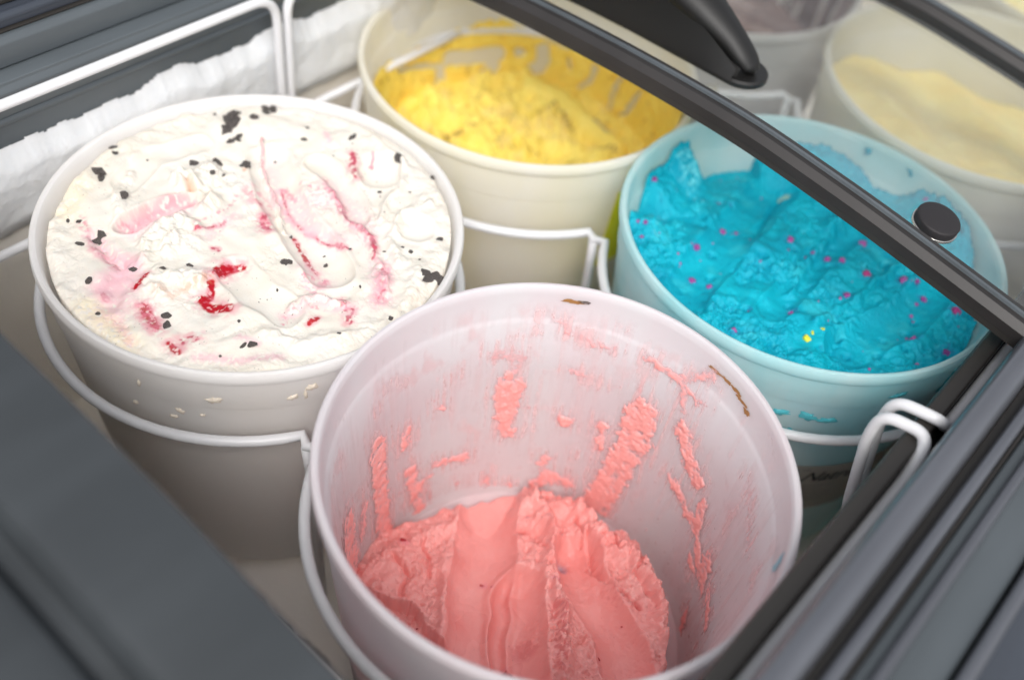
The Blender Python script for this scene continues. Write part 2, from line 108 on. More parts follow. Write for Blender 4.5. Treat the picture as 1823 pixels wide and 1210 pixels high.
# ---------- materials ----------
def lin(r,g,b):
    f=lambda c: (c/255/12.92) if c/255<=.04045 else ((c/255+.055)/1.055)**2.4
    return (f(r),f(g),f(b))
def principled(name,col,rough=.5,**k):
    m=bpy.data.materials.new(name); m.use_nodes=True; b=m.node_tree.nodes['Principled BSDF']
    b.inputs['Base Color'].default_value=(*col,1); b.inputs['Roughness'].default_value=rough
    for a,v in k.items():
        b.inputs[a.replace('_',' ')].default_value=v
    return m,m.node_tree,b
def bump(nt,b,scale,dist,strength=.6,detail=4,prev=None,rough=.6):
    tc=nt.nodes.new('ShaderNodeTexCoord'); n=nt.nodes.new('ShaderNodeTexNoise'); n.inputs['Scale'].default_value=scale; n.inputs['Detail'].default_value=detail; n.inputs['Roughness'].default_value=rough
    bp=nt.nodes.new('ShaderNodeBump'); bp.inputs['Strength'].default_value=strength; bp.inputs['Distance'].default_value=dist
    nt.links.new(tc.outputs['Object'],n.inputs['Vector']); nt.links.new(n.outputs['Fac'],bp.inputs['Height'])
    if prev: nt.links.new(prev.outputs[0],bp.inputs['Normal'])
    nt.links.new(bp.outputs[0],b.inputs['Normal']); return n
def vary(nt,b,c1,c2,scale,lo=.35,hi=.65,detail=5,stretch=None):
    tc=nt.nodes.new('ShaderNodeTexCoord'); n=nt.nodes.new('ShaderNodeTexNoise'); n.inputs['Scale'].default_value=scale; n.inputs['Detail'].default_value=detail
    r=nt.nodes.new('ShaderNodeValToRGB'); r.color_ramp.elements[0].position=lo; r.color_ramp.elements[1].position=hi
    r.color_ramp.elements[0].color=(*c1,1); r.color_ramp.elements[1].color=(*c2,1)
    if stretch:
        mp=nt.nodes.new('ShaderNodeMapping'); mp.inputs['Scale'].default_value=stretch; nt.links.new(tc.outputs['Object'],mp.inputs[0]); nt.links.new(mp.outputs[0],n.inputs['Vector'])
    else: nt.links.new(tc.outputs['Object'],n.inputs['Vector'])
    nt.links.new(n.outputs['Fac'],r.inputs[0]); nt.links.new(r.outputs[0],b.inputs['Base Color']); return r
def ice_mat(name,sss,rad,rough=.5,mb=.0004,ms=900,emul=.35):
    m,nt,b=principled(name,(1,1,1),rough)
    a=nt.nodes.new('ShaderNodeVertexColor'); a.layer_name='Col'
    nt.links.new(a.outputs['Color'],b.inputs['Base Color'])
    mr=nt.nodes.new('ShaderNodeMapRange'); mr.inputs['To Min'].default_value=.16; mr.inputs['To Max'].default_value=rough
    nt.links.new(a.outputs['Alpha'],mr.inputs['Value']); nt.links.new(mr.outputs[0],b.inputs['Roughness'])
    b.inputs['Subsurface Weight'].default_value=sss; b.inputs['Subsurface Radius'].default_value=rad; b.inputs['Subsurface Scale'].default_value=1
    b.inputs['Specular IOR Level'].default_value=emul
    bump(nt,b,ms,mb,.5,4); return m
M_white=ice_mat('vanilla ice cream',.3,(.0014,.001,.0008),.5)
M_pink=ice_mat('pink ice cream',.25,(.0014,.0007,.0006),.46,.0007,1000,.45)
M_blue=ice_mat('blue ice cream',.15,(.0008,.002,.0022),.58,.0008,1100,.3)
def smear_mat(name,src):
    m=src.copy(); m.name=name; nt=m.node_tree; b=nt.nodes['Principled BSDF']; out=nt.nodes['Material Output']
    for l in list(b.inputs['Roughness'].links): nt.links.remove(l)
    b.inputs['Roughness'].default_value=.4; b.inputs['Subsurface Weight'].default_value=0
    a=[n for n in nt.nodes if n.type=='VERTEX_COLOR'][0]
    t=nt.nodes.new('ShaderNodeBsdfTransparent'); mx=nt.nodes.new('ShaderNodeMixShader')
    nt.links.new(a.outputs['Alpha'],mx.inputs[0]); nt.links.new(t.outputs[0],mx.inputs[1]); nt.links.new(b.outputs[0],mx.inputs[2]); nt.links.new(mx.outputs[0],out.inputs[0]); return m
M_smear=smear_mat('pink smear',M_pink)
M_yellow=ice_mat('yellow ice cream',.25,(.0015,.001,.0005),.5)
def plastic(name,c1,c2,trans=.42,clear=.05,scale=18,stretch=(1,1,.35)):
    m=bpy.data.materials.new(name); m.use_nodes=True; nt=m.node_tree; b=nt.nodes['Principled BSDF']; out=nt.nodes['Material Output']
    b.inputs['Roughness'].default_value=.34; b.inputs['Specular IOR Level'].default_value=.4
    r=vary(nt,b,c1,c2,scale,.35,.68,6,stretch)
    t=nt.nodes.new('ShaderNodeBsdfTranslucent'); nt.links.new(r.outputs[0],t.inputs[0])
    m1=nt.nodes.new('ShaderNodeMixShader'); m1.inputs[0].default_value=trans
    m2=nt.nodes.new('ShaderNodeMixShader'); m2.inputs[0].default_value=clear
    tr=nt.nodes.new('ShaderNodeBsdfTransparent')
    nt.links.new(b.outputs[0],m1.inputs[1]); nt.links.new(t.outputs[0],m1.inputs[2])
    nt.links.new(m1.outputs[0],m2.inputs[1]); nt.links.new(tr.outputs[0],m2.inputs[2]); nt.links.new(m2.outputs[0],out.inputs[0])
    bump(nt,b,120,.0004,.25,3)
    return m
T_A=plastic('tub plastic cream stained',(.975,.965,.955),(.96,.935,.915))
T_B=plastic('tub plastic yellow stained',(.975,.96,.91),(.96,.93,.78))
T_C=plastic('tub plastic aqua stained',(.80,.95,.95),(.50,.88,.91),clear=.12)
T_D=plastic('tub plastic pink stained',(.84,.83,.845),(.85,.75,.775),trans=.35)
T_E=plastic('tub plastic pale',(.965,.96,.93),(.95,.94,.85))
T_F=plastic('tub plastic clear',(.9,.89,.88),(.82,.8,.79))
M_wire,_,_b=principled('white plastic coated wire',lin(222,222,224),.3)
bump(_,_b,260,.0002,.3,2)
def rail_mat(name,c,rough,sc_=30,met=0.):
    m,nt,b=principled(name,c,rough,Metallic=met)
    vary(nt,b,tuple(x*.82 for x in c),tuple(min(1,x*1.15) for x in c),sc_,.3,.7,6,(.25,1,1))
    bump(nt,b,700,.00015,.3,3); return m
M_slate=rail_mat('slate grey plastic',lin(84,90,94),.36)
M_navy=rail_mat('blue grey plastic',lin(60,65,74),.32)
M_dark=rail_mat('dark gasket plastic',lin(46,43,40),.5)
M_alu=rail_mat('blue grey metal trim',lin(112,114,120),.28,met=.6)
M_teal=rail_mat('teal grey plastic',lin(74,80,84),.36)
M_frame=rail_mat('lid frame plastic',lin(42,39,38),.45)
M_frame2=rail_mat('lid end frame blue grey plastic',lin(56,60,63),.5)
M_black,_,_b=principled('black handle plastic',lin(19,18,17),.5); bump(_,_b,500,.0002,.4,3)
M_rubber,_,_b=principled('black rubber',lin(33,30,32),.65); bump(_,_b,900,.0003,.5,3)
M_metal,_,_b=principled('steel washer',(.7,.68,.64),.25,Metallic=1.)
M_liner,_,_b=principled('frosted grey steel liner',lin(246,244,240),.55)
vary(_,_b,lin(250,244,234),lin(253,251,247),9,.3,.7,8); bump(_,_b,400,.0006,.6,6)
M_frost,_,_b=principled('frost',(.72,.73,.74),.7,Subsurface_Weight=.4,Subsurface_Scale=1.)
_b.inputs['Subsurface Radius'].default_value=(.004,.0045,.005); bump(_,_b,900,.0007,.7,8,rough=.8)
M_choc,_,_b=principled('chocolate cookie',lin(54,46,46),.6)
vary(_,_b,lin(26,22,23),lin(150,140,134),620,.46,.66,4); bump(_,_b,1500,.0005,.8,3)
M_candy,_,_b=principled('pink candy',lin(166,72,150),.4,Subsurface_Weight=.2,Subsurface_Scale=.001)
vary(_,_b,lin(140,56,136),lin(198,96,166),500,.4,.7,3)
M_candy2,_,_b=principled('magenta candy',lin(180,58,124),.4)
M_cyel,_,_b=principled('yellow candy',lin(214,214,60),.4)
M_lab,_,_b=principled('yellow sticker',lin(240,232,30),.45); vary(_,_b,lin(236,226,24),lin(244,238,60),25)
M_ink,_,_b=principled('black print',(.012,.011,.012),.5)
M_clab=plastic('printed clear label',lin(196,182,172),lin(186,170,160),trans=.3,clear=.25)
M_stain,_,_b=principled('brown dried stain',lin(160,118,70),.5)
M_film=plastic('clear film scrap',lin(236,234,222),lin(224,220,200),trans=.4,clear=.35)
M_pave,_,_b=principled('grey paving',lin(140,138,134),.8); vary(_,_b,lin(120,118,114),lin(156,152,148),3); bump(_,_b,40,.004,.5,8)
def glass_mat():
    m=bpy.data.materials.new('dusty lid glass'); m.use_nodes=True; nt=m.node_tree; nt.nodes.remove(nt.nodes['Principled BSDF']); out=nt.nodes['Material Output']
    tr=nt.nodes.new('ShaderNodeBsdfTransparent'); tr.inputs[0].default_value=(.93,.95,.94,1)
    gl=nt.nodes.new('ShaderNodeBsdfGlossy'); gl.inputs['Roughness'].default_value=.02
    df=nt.nodes.new('ShaderNodeBsdfDiffuse'); df.inputs[0].default_value=(.8,.8,.8,1)
    fr=nt.nodes.new('ShaderNodeFresnel'); fr.inputs[0].default_value=1.5
    tc=nt.nodes.new('ShaderNodeTexCoord'); n=nt.nodes.new('ShaderNodeTexNoise'); n.inputs['Scale'].default_value=7; n.inputs['Detail'].default_value=6
    mr=nt.nodes.new('ShaderNodeMapRange'); mr.inputs['From Min'].default_value=.4; mr.inputs['From Max'].default_value=.75; mr.inputs['To Min'].default_value=.05; mr.inputs['To Max'].default_value=.17
    mp=nt.nodes.new('ShaderNodeMapping'); mp.inputs['Scale'].default_value=(2.2,.6,1); mp.inputs['Rotation'].default_value=(0,0,.5)
    nt.links.new(tc.outputs['Object'],mp.inputs[0]); nt.links.new(mp.outputs[0],n.inputs['Vector']); nt.links.new(n.outputs['Fac'],mr.inputs['Value'])
    m1=nt.nodes.new('ShaderNodeMixShader'); m2=nt.nodes.new('ShaderNodeMixShader')
    nt.links.new(mr.outputs[0],m1.inputs[0]); nt.links.new(tr.outputs[0],m1.inputs[1]); nt.links.new(df.outputs[0],m1.inputs[2])
    nt.links.new(fr.outputs[0],m2.inputs[0]); nt.links.new(m1.outputs[0],m2.inputs[1]); nt.links.new(gl.outputs[0],m2.inputs[2]); nt.links.new(m2.outputs[0],out.inputs[0])
    return m
M_glass=glass_mat()
# ---------- object helpers ----------
col=sc.collection
def link(name,me,mat,parent=None,smooth=True):
    o=bpy.data.objects.new(name,me); col.objects.link(o)
    if mat is not None and not me.materials: me.materials.append(mat)
    if smooth: me.polygons.foreach_set('use_smooth',np.ones(len(me.polygons),bool))
    if parent is not None: o.parent=parent
    return o
def mesh(name,v,f,mat,parent=None,smooth=True):
    me=bpy.data.meshes.new(name)
    if isinstance(f,np.ndarray):
        v=np.asarray(v,np.float32); me.vertices.add(len(v)); me.vertices.foreach_set('co',v.ravel())
        k=f.shape[1]; me.loops.add(f.size); me.loops.foreach_set('vertex_index',f.ravel().astype(np.int32))
        me.polygons.add(len(f)); me.polygons.foreach_set('loop_start',np.arange(0,f.size,k,dtype=np.int32)); me.update(calc_edges=True)
    else:
        me.from_pydata([tuple(map(float,p)) for p in v],[],f); me.update()
    return link(name,me,mat,parent,smooth)
def thing(name,label,cat,loc=(0,0,0),group=None):
    o=bpy.data.objects.new(name,None); col.objects.link(o); o.empty_display_size=.02; o.location=loc; tag(o,label,cat,group); return o
def tag(o,label,cat,group=None):
    o['label']=label; o['category']=cat
    if group: o['group']=group
    return o
def grid_faces(nu,nv,cu=False,cv=False):
    i=np.arange(nu if cu else nu-1)[:,None]; j=np.arange(nv if cv else nv-1)[None,:]
    i2=(i+1)%nu; j2=(j+1)%nv
    return np.stack([i*nv+j+0*j,i2*nv+j,i2*nv+j2,i*nv+j2],-1).reshape(-1,4)
def setcol(o,c,a):
    me=o.data; at=me.color_attributes.new('Col','FLOAT_COLOR','POINT')
    buf=np.concatenate([c,a[:,None]],1).astype(np.float32); at.data.foreach_set('color',buf.ravel())
def lathe(prof,n=144,wob=None):
    p=np.array(prof,float); a=np.linspace(0,2*math.pi,n,endpoint=False)
    r=p[:,0][None,:]*np.ones((n,1))
    if wob is not None: r=r*(1+wob(a)[:,None])
    v=np.stack([r*np.cos(a)[:,None],r*np.sin(a)[:,None],p[:,1][None,:]+0*r],-1).reshape(-1,3)
    return v,grid_faces(n,len(prof),True,False)
def smooth_path(pts,r=.01,n=6):
    "round the corners of a polyline"
    P=[Vector(p) for p in pts]; out=[P[0]]
    for a,b,c in zip(P[:-2],P[1:-1],P[2:]):
        d1=(a-b); d2=(c-b); k=min(r,d1.length*.48,d2.length*.48); s=b+d1.normalized()*k; e=b+d2.normalized()*k
        for i in range(n+1):
            t=i/n; out.append(s*(1-t)**2+b*2*t*(1-t)+e*t*t)
    out.append(P[-1]); return out
def tube(path,r,n=12,closed=False):
    P=[Vector(p) for p in path]; m=len(P); v=[]; prev=None
    for i,p in enumerate(P):
        if closed: t=(P[(i+1)%m]-P[i-1]).normalized()
        else: t=(P[min(i+1,m-1)]-P[max(i-1,0)]).normalized()
        if prev is None: nrm=t.orthogonal().normalized()
        else: nrm=(prev-t*prev.dot(t)).normalized()
        prev=nrm; bn=t.cross(nrm)
        for k in range(n):
            a=2*math.pi*k/n; v.append(p+(nrm*math.cos(a)+bn*math.sin(a))*r)
    f=[]
    for i in range(m if closed else m-1):
        for k in range(n):
            a=i*n+k; b=i*n+(k+1)%n; j=((i+1)%m)*n
            f.append((a,b,j+(k+1)%n,j+k))
    if not closed: f.append(tuple(range(n))[::-1]); f.append(tuple((m-1)*n+k for k in range(n)))
    return v,f
def extrude(name,prof,a0,a1,axis,mat,parent,seg=2,bev=.0008,closed=True):
    """closed 2-D profile (p,q) swept along X (p=y) or Y (p=x); q=z above the rims; corners bevelled"""
    pr=[]
    n=len(prof)
    for i in range(n):
        a,b,c=Vector(prof[i-1]),Vector(prof[i]),Vector(prof[(i+1)%n])
        k=min(bev,(a-b).length*.45,(c-b).length*.45); s=b+(a-b).normalized()*k; e=b+(c-b).normalized()*k
        for t in (0,.25,.5,.75,1): q=s*(1-t)**2+b*2*t*(1-t)+e*t*t; pr.append((q.x,q.y))
    m=len(pr); v=[]
    for s in range(seg):
        u=a0+(a1-a0)*s/(seg-1)
        for p,q in pr: v.append((u,p,ZR+q) if axis=='x' else (p,u,ZR+q))
    f=[]
    for s in range(seg-1):
        for i in range(m): f.append((s*m+i,s*m+(i+1)%m,(s+1)*m+(i+1)%m,(s+1)*m+i))
    f.append(tuple(range(m))); f.append(tuple((seg-1)*m+i for i in range(m))[::-1])
    return mesh(name,v,f,mat,parent)
def autosmooth(o,ang=35):
    me=o.data; bm=bmesh.new(); bm.from_mesh(me); bmesh.ops.recalc_face_normals(bm,faces=bm.faces)
    for e in bm.edges: e.smooth=not(len(e.link_faces)==2 and e.calc_face_angle(0)>R_(ang))
    bm.to_mesh(me); bm.free()
def arc2(cx,cz,r,a0,a1,n=8): return [(cx+r*math.cos(R_(a0+(a1-a0)*i/n)),cz+r*math.sin(R_(a0+(a1-a0)*i/n))) for i in range(n+1)]
# ---------- places ----------
SCL={'D':(.981,.008),'B':(1.0145,-.006),'F':(1.01,-.005)}
CX=[.0305,.2765,.5235,.7725,1.0200]; YF=.1535; YB=.3855
CEN={'A':(CX[1],.3832),'D':(.2710,.1495),'C':(CX[2],.1541),'B':(.5324,.3941),'E':(CX[3],.1505),'F':(.7800,.3930),'G':(CX[4],.1520),'H':(CX[4],.3880)}
# ---------- the cabinet ----------
pv=mesh('ground',[(-6,-6,-.78),(7,-6,-.78),(7,7,-.78),(-6,7,-.78)],[(0,1,2,3)],M_pave,None,False); pv['kind']='structure'
fz=thing('display_freezer','slate grey open topped freezer with frosted walls and long rails around the tubs','freezer',(.6,.27,-.78))
def fpart(o): o.parent=fz; o.matrix_parent_inverse=Matrix.Translation((-.6,-.27,.78)); return o
def boxm(name,x0,x1,y0,y1,z0,z1,mat):
    v=[(x,y,z) for x in (x0,x1) for y in (y0,y1) for z in (z0,z1)]
    return fpart(mesh(name,v,[(0,1,3,2),(4,6,7,5),(0,4,5,1),(2,3,7,6),(0,2,6,4),(1,5,7,3)],mat,None,False))
X0,X1=.140,1.15
boxm('floor_panel',X0-.01,X1+.01,.02,.53,-.012,0,M_liner)
boxm('back_liner',X0,X1,.517,.53,.0005,ZR+.0,M_liner)
boxm('end_liner',X0-.01,X0,.0355,.516,.0005,ZR-.045,M_liner)
boxm('end_liner',X1,X1+.01,.02,.53,.0005,ZR+.03,M_liner)
boxm('front_liner',X0,X1,.02,.034,.0005,ZR-.002,M_liner)
boxm('outer_shell',-.5,1.3,-.16,-.105,-.78,ZR-.02,M_navy)
boxm('outer_shell',-.5,1.3,.66,.70,-.78,ZR+.03,M_navy)
boxm('base_panel',-.5,1.3,-.105,.66,-.78,-.014,M_dark)
boxm('end_shell',-.5,-.46,-.10,.655,-.0138,ZR+.03,M_navy)
def rail(name,prof,mat,axis='x',a0=-.46,a1=1.3,bev=.0008,ang=40):
    o=extrude(name,prof,a0,a1,axis,mat,None,2,bev); autosmooth(o,ang); return fpart(o)
# back rails (y grows away from the tubs)
rail('rail',[(.5155,.001),(.5155,.040),(.519,.0425),(.519,.0445),(.5275,.0455),(.54,.0455),(.54,.001)],M_slate,bev=.001)
rail('rail_lip',[(.5135,.0225),(.5152,.0215),(.5152,.026),(.5135,.0245)],M_slate,bev=.0005)
rail('rail',[(.529,.046),(.529,.060),(.5325,.0625),(.543,.0625),(.543,.046)],M_slate,bev=.0012)
rail('gasket',[(.535,.0628),(.535,.0640),(.546,.0640),(.546,.0628)],M_dark,bev=.0003)
rail('rail',[(.5375,.0642)]+arc2(.5405,.0685,.0032,200,60,6)+[(.556,.0720),(.556,.0642)],M_navy,bev=.0004,ang=50)
rail('gasket',[(.5465,.0722),(.5465,.0745),(.560,.0745),(.560,.0722)],M_dark,bev=.0003)
rail('rail',[(.549,.0747)]+arc2(.5525,.0790,.0036,200,60,6)+[(.575,.0832),(.575,.0747)],M_navy,bev=.0004,ang=50)
rail('rail',[(.567,.0834),(.567,.094),(.571,.097),(.66,.097),(.66,.0834)],M_navy,bev=.002)
# front rails (y falls away from the tubs)
rail('gasket',[(.0345,-.060),(.0345,.0285),(.0330,.031),(.0260,.031),(.0250,.030),(.0250,.012),(.010,.012),(.010,-.060)],M_dark,bev=.0008)
rail('rail',[(.0185,.0123)]+arc2(.0112,.046,.0072,0,180,14)+[(.004,.0123)],M_alu,bev=.0003,ang=60)
rail('gasket',[(.0038,.0314),(.0038,.0420),(-.0012,.0420),(-.0012,.0314)],M_dark,bev=.0004)
rail('rail',[(-.0006,.0316)]+[(-.0006,.046)]+arc2(-.0038,.0475,.0031,20,160,8)+[(-.0070,.0316)],M_alu,bev=.0003,ang=60)
rail('gasket',[(-.0073,.0318),(-.0073,.0405),(-.0092,.0405),(-.0092,.0318)],M_dark,bev=.0003)
rail('rail',[(-.0094,.0320),(-.0094,.0425)]+[(-.0200,.0440),(-.0380,.0385),(-.0395,.0320)],M_teal,bev=.0015,ang=40)
rail('highlight_bead',[(-.0142,.0430)]+arc2(-.0172,.0445,.0028,20,150,8)+[(-.0202,.0425)],M_alu,bev=.0003,ang=50)  # added bead in brighter metal, shaped to give the rail its white highlight band
rail('rail',[(-.0397,.0322)]+arc2(-.0430,.0405,.0032,10,170,8)+[(-.0465,.0322)],M_alu,bev=.0003,ang=60)
rail('rail',[(-.0470,.0300),(-.0470,.0220),(-.104,-.0200),(-.104,-.0400),(-.0470,-.0400)],M_navy,bev=.002)
rail('rail',[(-.1045,-.0100),(-.159,-.0100),(-.159,-.0190),(-.1045,-.0190)],M_navy,bev=.002)
# frost bank on the back wall
def frost():
    st=.0011; xs=np.arange(X0,X1,st); zs=np.arange(-.078,.021,st); X,Z=np.meshgrid(xs,zs,indexing='ij')
    top=.0085+.0022*pn(X*30,Z*0,1)+.0018*pn(X*85,Z*0,2)+.0005*pn(X*300,Z*8,3)+.004*ss(.29,.31,X)*ss(.345,.33,X)+.004*ss(.375,.385,X)*ss(.43,.40,X)+.003*ss(.42,.5,X)
    bot=-.052+.002*pn(X*40,Z*0,5)
    m=np.minimum(top-Z,Z-bot)
    t=.0012*ss(0,.003,m)+ (.0065+.0015*fbm(X*22,Z*30,7,3)+.0003*fbm(X*100,Z*100,9,3)+.00025*pn(X*420,Z*420,12))*ss(0,.016,m)**.8
    t=np.where(m>0,np.maximum(t,.0003),-.0008)
    Y=.5152-t
    v=np.stack([X,Y,Z+ZR],-1).reshape(-1,3); f=grid_faces(len(xs),len(zs)); k=(m.reshape(-1)[f]>-.0004).all(1)
    o=mesh('frost',v,f[k],M_frost); o['kind']='stuff'; return fpart(o)
frost()
def wallfrost():
    st=.002; ys=np.arange(.04,.514,st); zs=np.arange(-.20,-.045,st); Y,Z=np.meshgrid(ys,zs,indexing='ij')
    t=.0012+.0018*fbm(Y*60,Z*60,31,4)+.0006*pn(Y*260,Z*260,4); v=np.stack([X0+np.maximum(t,-.0005),Y,Z+ZR],-1).reshape(-1,3)
    m2,nt2,b2=principled('thin frost on steel',lin(176,174,168),.6); vary(nt2,b2,lin(172,168,158),lin(214,212,208),40,.35,.7,8); bump(nt2,b2,700,.001,.8,6)
    o=mesh('frost',v,grid_faces(len(ys),len(zs)),m2); o['kind']='stuff'; fpart(o)
wallfrost()
# ---------- wire baskets ----------
def basket(cx,label,i,fy0=.0215,bx=0):
    cf=(cx,.1535); cb=(cx,.3855); R=.1235; z=ZR-.05; wr=.0031
    t=thing('wire_basket',label,'wire basket',(cx,.27,0),'white wire tub baskets hung across the freezer')
    def part(name,path,r=wr,closed=False):
        v,f=tube([(p[0]-cx,p[1]-.27,p[2]) for p in path],r,14,closed); return mesh(name,v,f,M_wire,t)
    # one outline wire: two hoops pinched together between the tubs
    pts=[]
    def arc(c,a0,a1,n):
        for k in range(n+1):
            a=R_(a0+(a1-a0)*k/n); pts.append(Vector((c[0]+R*math.cos(a),c[1]+R*math.sin(a),z)))
    arc(cf,-242,62,60)                 # front hoop, through the front
    pts.append(Vector((cx+.0615,.2695,z)))
    arc(cb,-62,242,60)
    pts.append(Vector((cx-.0615,.2695,z)))
    part('hoop',pts,wr,True)
    for s in (-1,1):
        x=cx+s*.0615
        part('support_wire',smooth_path([(x,.2695,z-.001),(x-.002*s,.2692,z-.03),(x-.006*s,.268,.012)],.006),wr*.95)
    # hangers over the back and the front wall
    xl=cx-.1215+ (0 if i%2 else .001); xr=cx+.1175
    yb=.5035
    part('hanger',smooth_path([(xl,.494,z),(xl,yb-.001,z),(xl,yb,ZR+.043),(xr,yb,ZR+.043),(xr+.001,yb-.001,z),(xr,.494,z)],.019,10),wr)
    part('cross_wire',[(xl,.5035-wr*1.6,z),(xr,.5035-wr*1.6,z)],wr*.95)
    zt=ZR+.0345; yb2=.0217; zs=ZR+.0195
    part('hanger',smooth_path([(xl,.037,z),(xl+.001,.040,z+.012),(xl+.002,.0485,ZR+.013),(xl+.002,.047,zt-.004),(xl+.002,.0235,zt+.001),(xl+.016,yb2,zs),(xr-.016,yb2,zs),(xr-.002,.0235,zt+.001),(xr-.002,.047,zt-.004),(xr-.002,.0485,ZR+.013),(xr-.001,.040,z+.012),(xr,.037,z)],.009,8),wr)
    part('cross_wire',[(xl,.0365,z),(xr,.0365,z)],wr*.95)
    return t
basket(CX[1],'white wire basket at left holding the white flecked tub and the pink tub',1)
basket(CX[2],'white wire basket in the middle holding the yellow tub and the blue tub',2)
basket(CX[3],'white wire basket under the glass holding the pale yellow tub at right',3)
basket(CX[4],'white wire basket farthest right, mostly hidden behind the lid frame',4)
# ---------- tubs ----------
def tub(k,mat,label,seed):
    cx,cy=CEN[k]; rnd=random.Random(seed); p1,p2=rnd.random()*6,rnd.random()*6
    H=TDEPTH
    prof=[(.0,-.210),(.096,-.210),(.0990,-.209),(.0998,-.207),(.1156,-.0305),(.1164,-.0300),(.1166,-.029),(.1176,-.0085),(.1189,-.0078),(.1200,-.0062),(.1204,-.0035),(.1201,-.0008),(.1194,.0006),(.1178,.0010),(.1164,.0003),(.1155,-.0012),(.1150,-.004),(.1140,-.0215),(.1130,-.0235)]
    prof+=[(float(rin(z))-.0006,z) for z in (-.0255,-.06,-.10,-.14,-.165)]
    prof+=[(.1005,-H+.006),(.0985,-H+.002),(.094,-H),(.0,-H)]
    v,f=lathe(prof,160,lambda a:.0025*np.cos(2*a+p1)+.0012*np.cos(3*a+p2))
    o=mesh('ice_cream_tub',v,f,mat); s_,dz_=SCL.get(k,(1,0)); o.scale=(s_,)*3; o.location=(cx,cy,ZR+dz_); autosmooth(o,32); tag(o,label,'tub','translucent round plastic ice cream tubs'); return o
tA=tub('A',T_A,'cream tinted translucent tub brimming with white cookie and berry ice cream',1)
tD=tub('D',T_D,'nearly empty pinkish translucent tub in front with scraped walls',2)
tC=tub('C',T_C,'aqua stained translucent tub filled with bright blue ice cream',3)
tB=tub('B',T_B,'yellow stained translucent tub at the back with a yellow sticker on its side',4)
tE=tub('E',T_E,'pale translucent tub under the glass with pale yellow ice cream',5)
tF=tub('F',T_F,'cloudy tub at the top edge with brown streaked contents',6)
tG=tub('G',T_E,'pale tub seen past the second lid frame in the top right corner',7)
# ---------- ice cream surfaces ----------
def disc(n):
    a=np.linspace(-1,1,n); A,B=np.meshgrid(a,a,indexing='ij'); A=A.ravel(); B=B.ravel()
    big=np.abs(A)>np.abs(B); r=np.where(big,A,B); q=np.where(big,np.divide(B,np.where(A==0,1,A)),np.divide(A,np.where(B==0,1,B)))
    th=np.where(big,math.pi/4*q,math.pi/2-math.pi/4*q)
    return r*np.cos(th),r*np.sin(th)
def border(n):
    i=[k*n for k in range(n)]; a=[j for j in range(n)]
    return [(0,j) for j in range(n-1)]+[(i,n-1) for i in range(n-1)]+[(n-1,j) for j in range(n-1,0,-1)]+[(i,0) for i in range(n-1,0,-1)]
PAL={'pk':lin(218,128,146),'pp':lin(228,182,190),'cr':lin(178,40,74),'rd':lin(176,10,30),'or':lin(214,150,110),'ye':lin(246,226,176),
 'li':lin(120,222,232),'be':lin(176,200,176),'bl':lin(150,178,206),'dk':lin(206,92,96),'br':lin(120,86,34),'gr':lin(168,156,128),'pa':lin(228,200,130)}
def relief(x,y,lst,seed,smap):
    h=np.zeros_like(x); s=np.zeros_like(x)
    wx=x+.0018*fbm(x*90,y*90,seed+50,3); wy=y+.0018*fbm(x*90,y*90,seed+60,3)
    mx=x+.0025*fbm(x*28,y*28,seed+70,2); my=y+.0025*fbm(x*28,y*28,seed+80,2)
    for pts,w,amp,sm in lst:
        P=[(a/1000,b/1000) for a,b in pts]; w_=w/1000
        d=dist_poly(mx if sm>.7 else wx,my if sm>.7 else wy,P)
        g=np.exp(-(d/(w_*.5))**2*1.1) if sm<.75 else np.clip(1-(d/(w_*.58))**2,0,1)**.8+.12*np.exp(-((d-w_*.62)/(w_*.09))**2)*-1*np.sign(amp)*np.sign(amp)
        if sm<.3: g=g*(1+.45*fbm(x*160,y*160,seed,3))
        h=h+amp/1000*g
        if smap is not None: s=np.maximum(s,sm*ss(w_*.75,w_*.35,d))
    return h,s
def paint(c,a,x,y,lst,seed,shift=.0009):
    wx=x+shift*fbm(x*260,y*260,seed+1,3); wy=y+shift*fbm(x*260,y*260,seed+2,3)
    for i,(pts,w,key,op,br) in enumerate(lst):
        P=[(p/1000,q/1000) for p,q in pts]; w_=w/1000*.5
        d=dist_poly(wx,wy,P)
        if key in('rd','cr'):
            s2=d<w_*3.2
            if s2.any():
                nn=fbm(x[s2]*170,y[s2]*170,seed+i*5+1,4)*.5+.5; kk=(ss(w_*3.1,w_*.6,d[s2])*.62*ss(.2,.7,nn))[:,None]
                c[s2]=c[s2]*(1-kk)+np.array(PAL['pk'])*kk
        sel=d<w_*1.6
        if not sel.any(): continue
        n=fbm(x[sel]*330,y[sel]*330,seed+i*3,4)*.5+.5
        k=ss(w_*(1.55 if key in('pp','pk','or','ye') else 1.2),w_*(.0 if key in('pp','pk','or','ye') else .6),d[sel])*op*ss(br*.9-.15,br*.9+.12,n)
        colr=np.array(PAL[key]); c[sel]=c[sel]*(1-k[:,None])+colr*k[:,None]
        if key in('rd','cr'): a[sel]=np.minimum(a[sel],1-k*(1 if key=='rd' else .5))
    return c,a
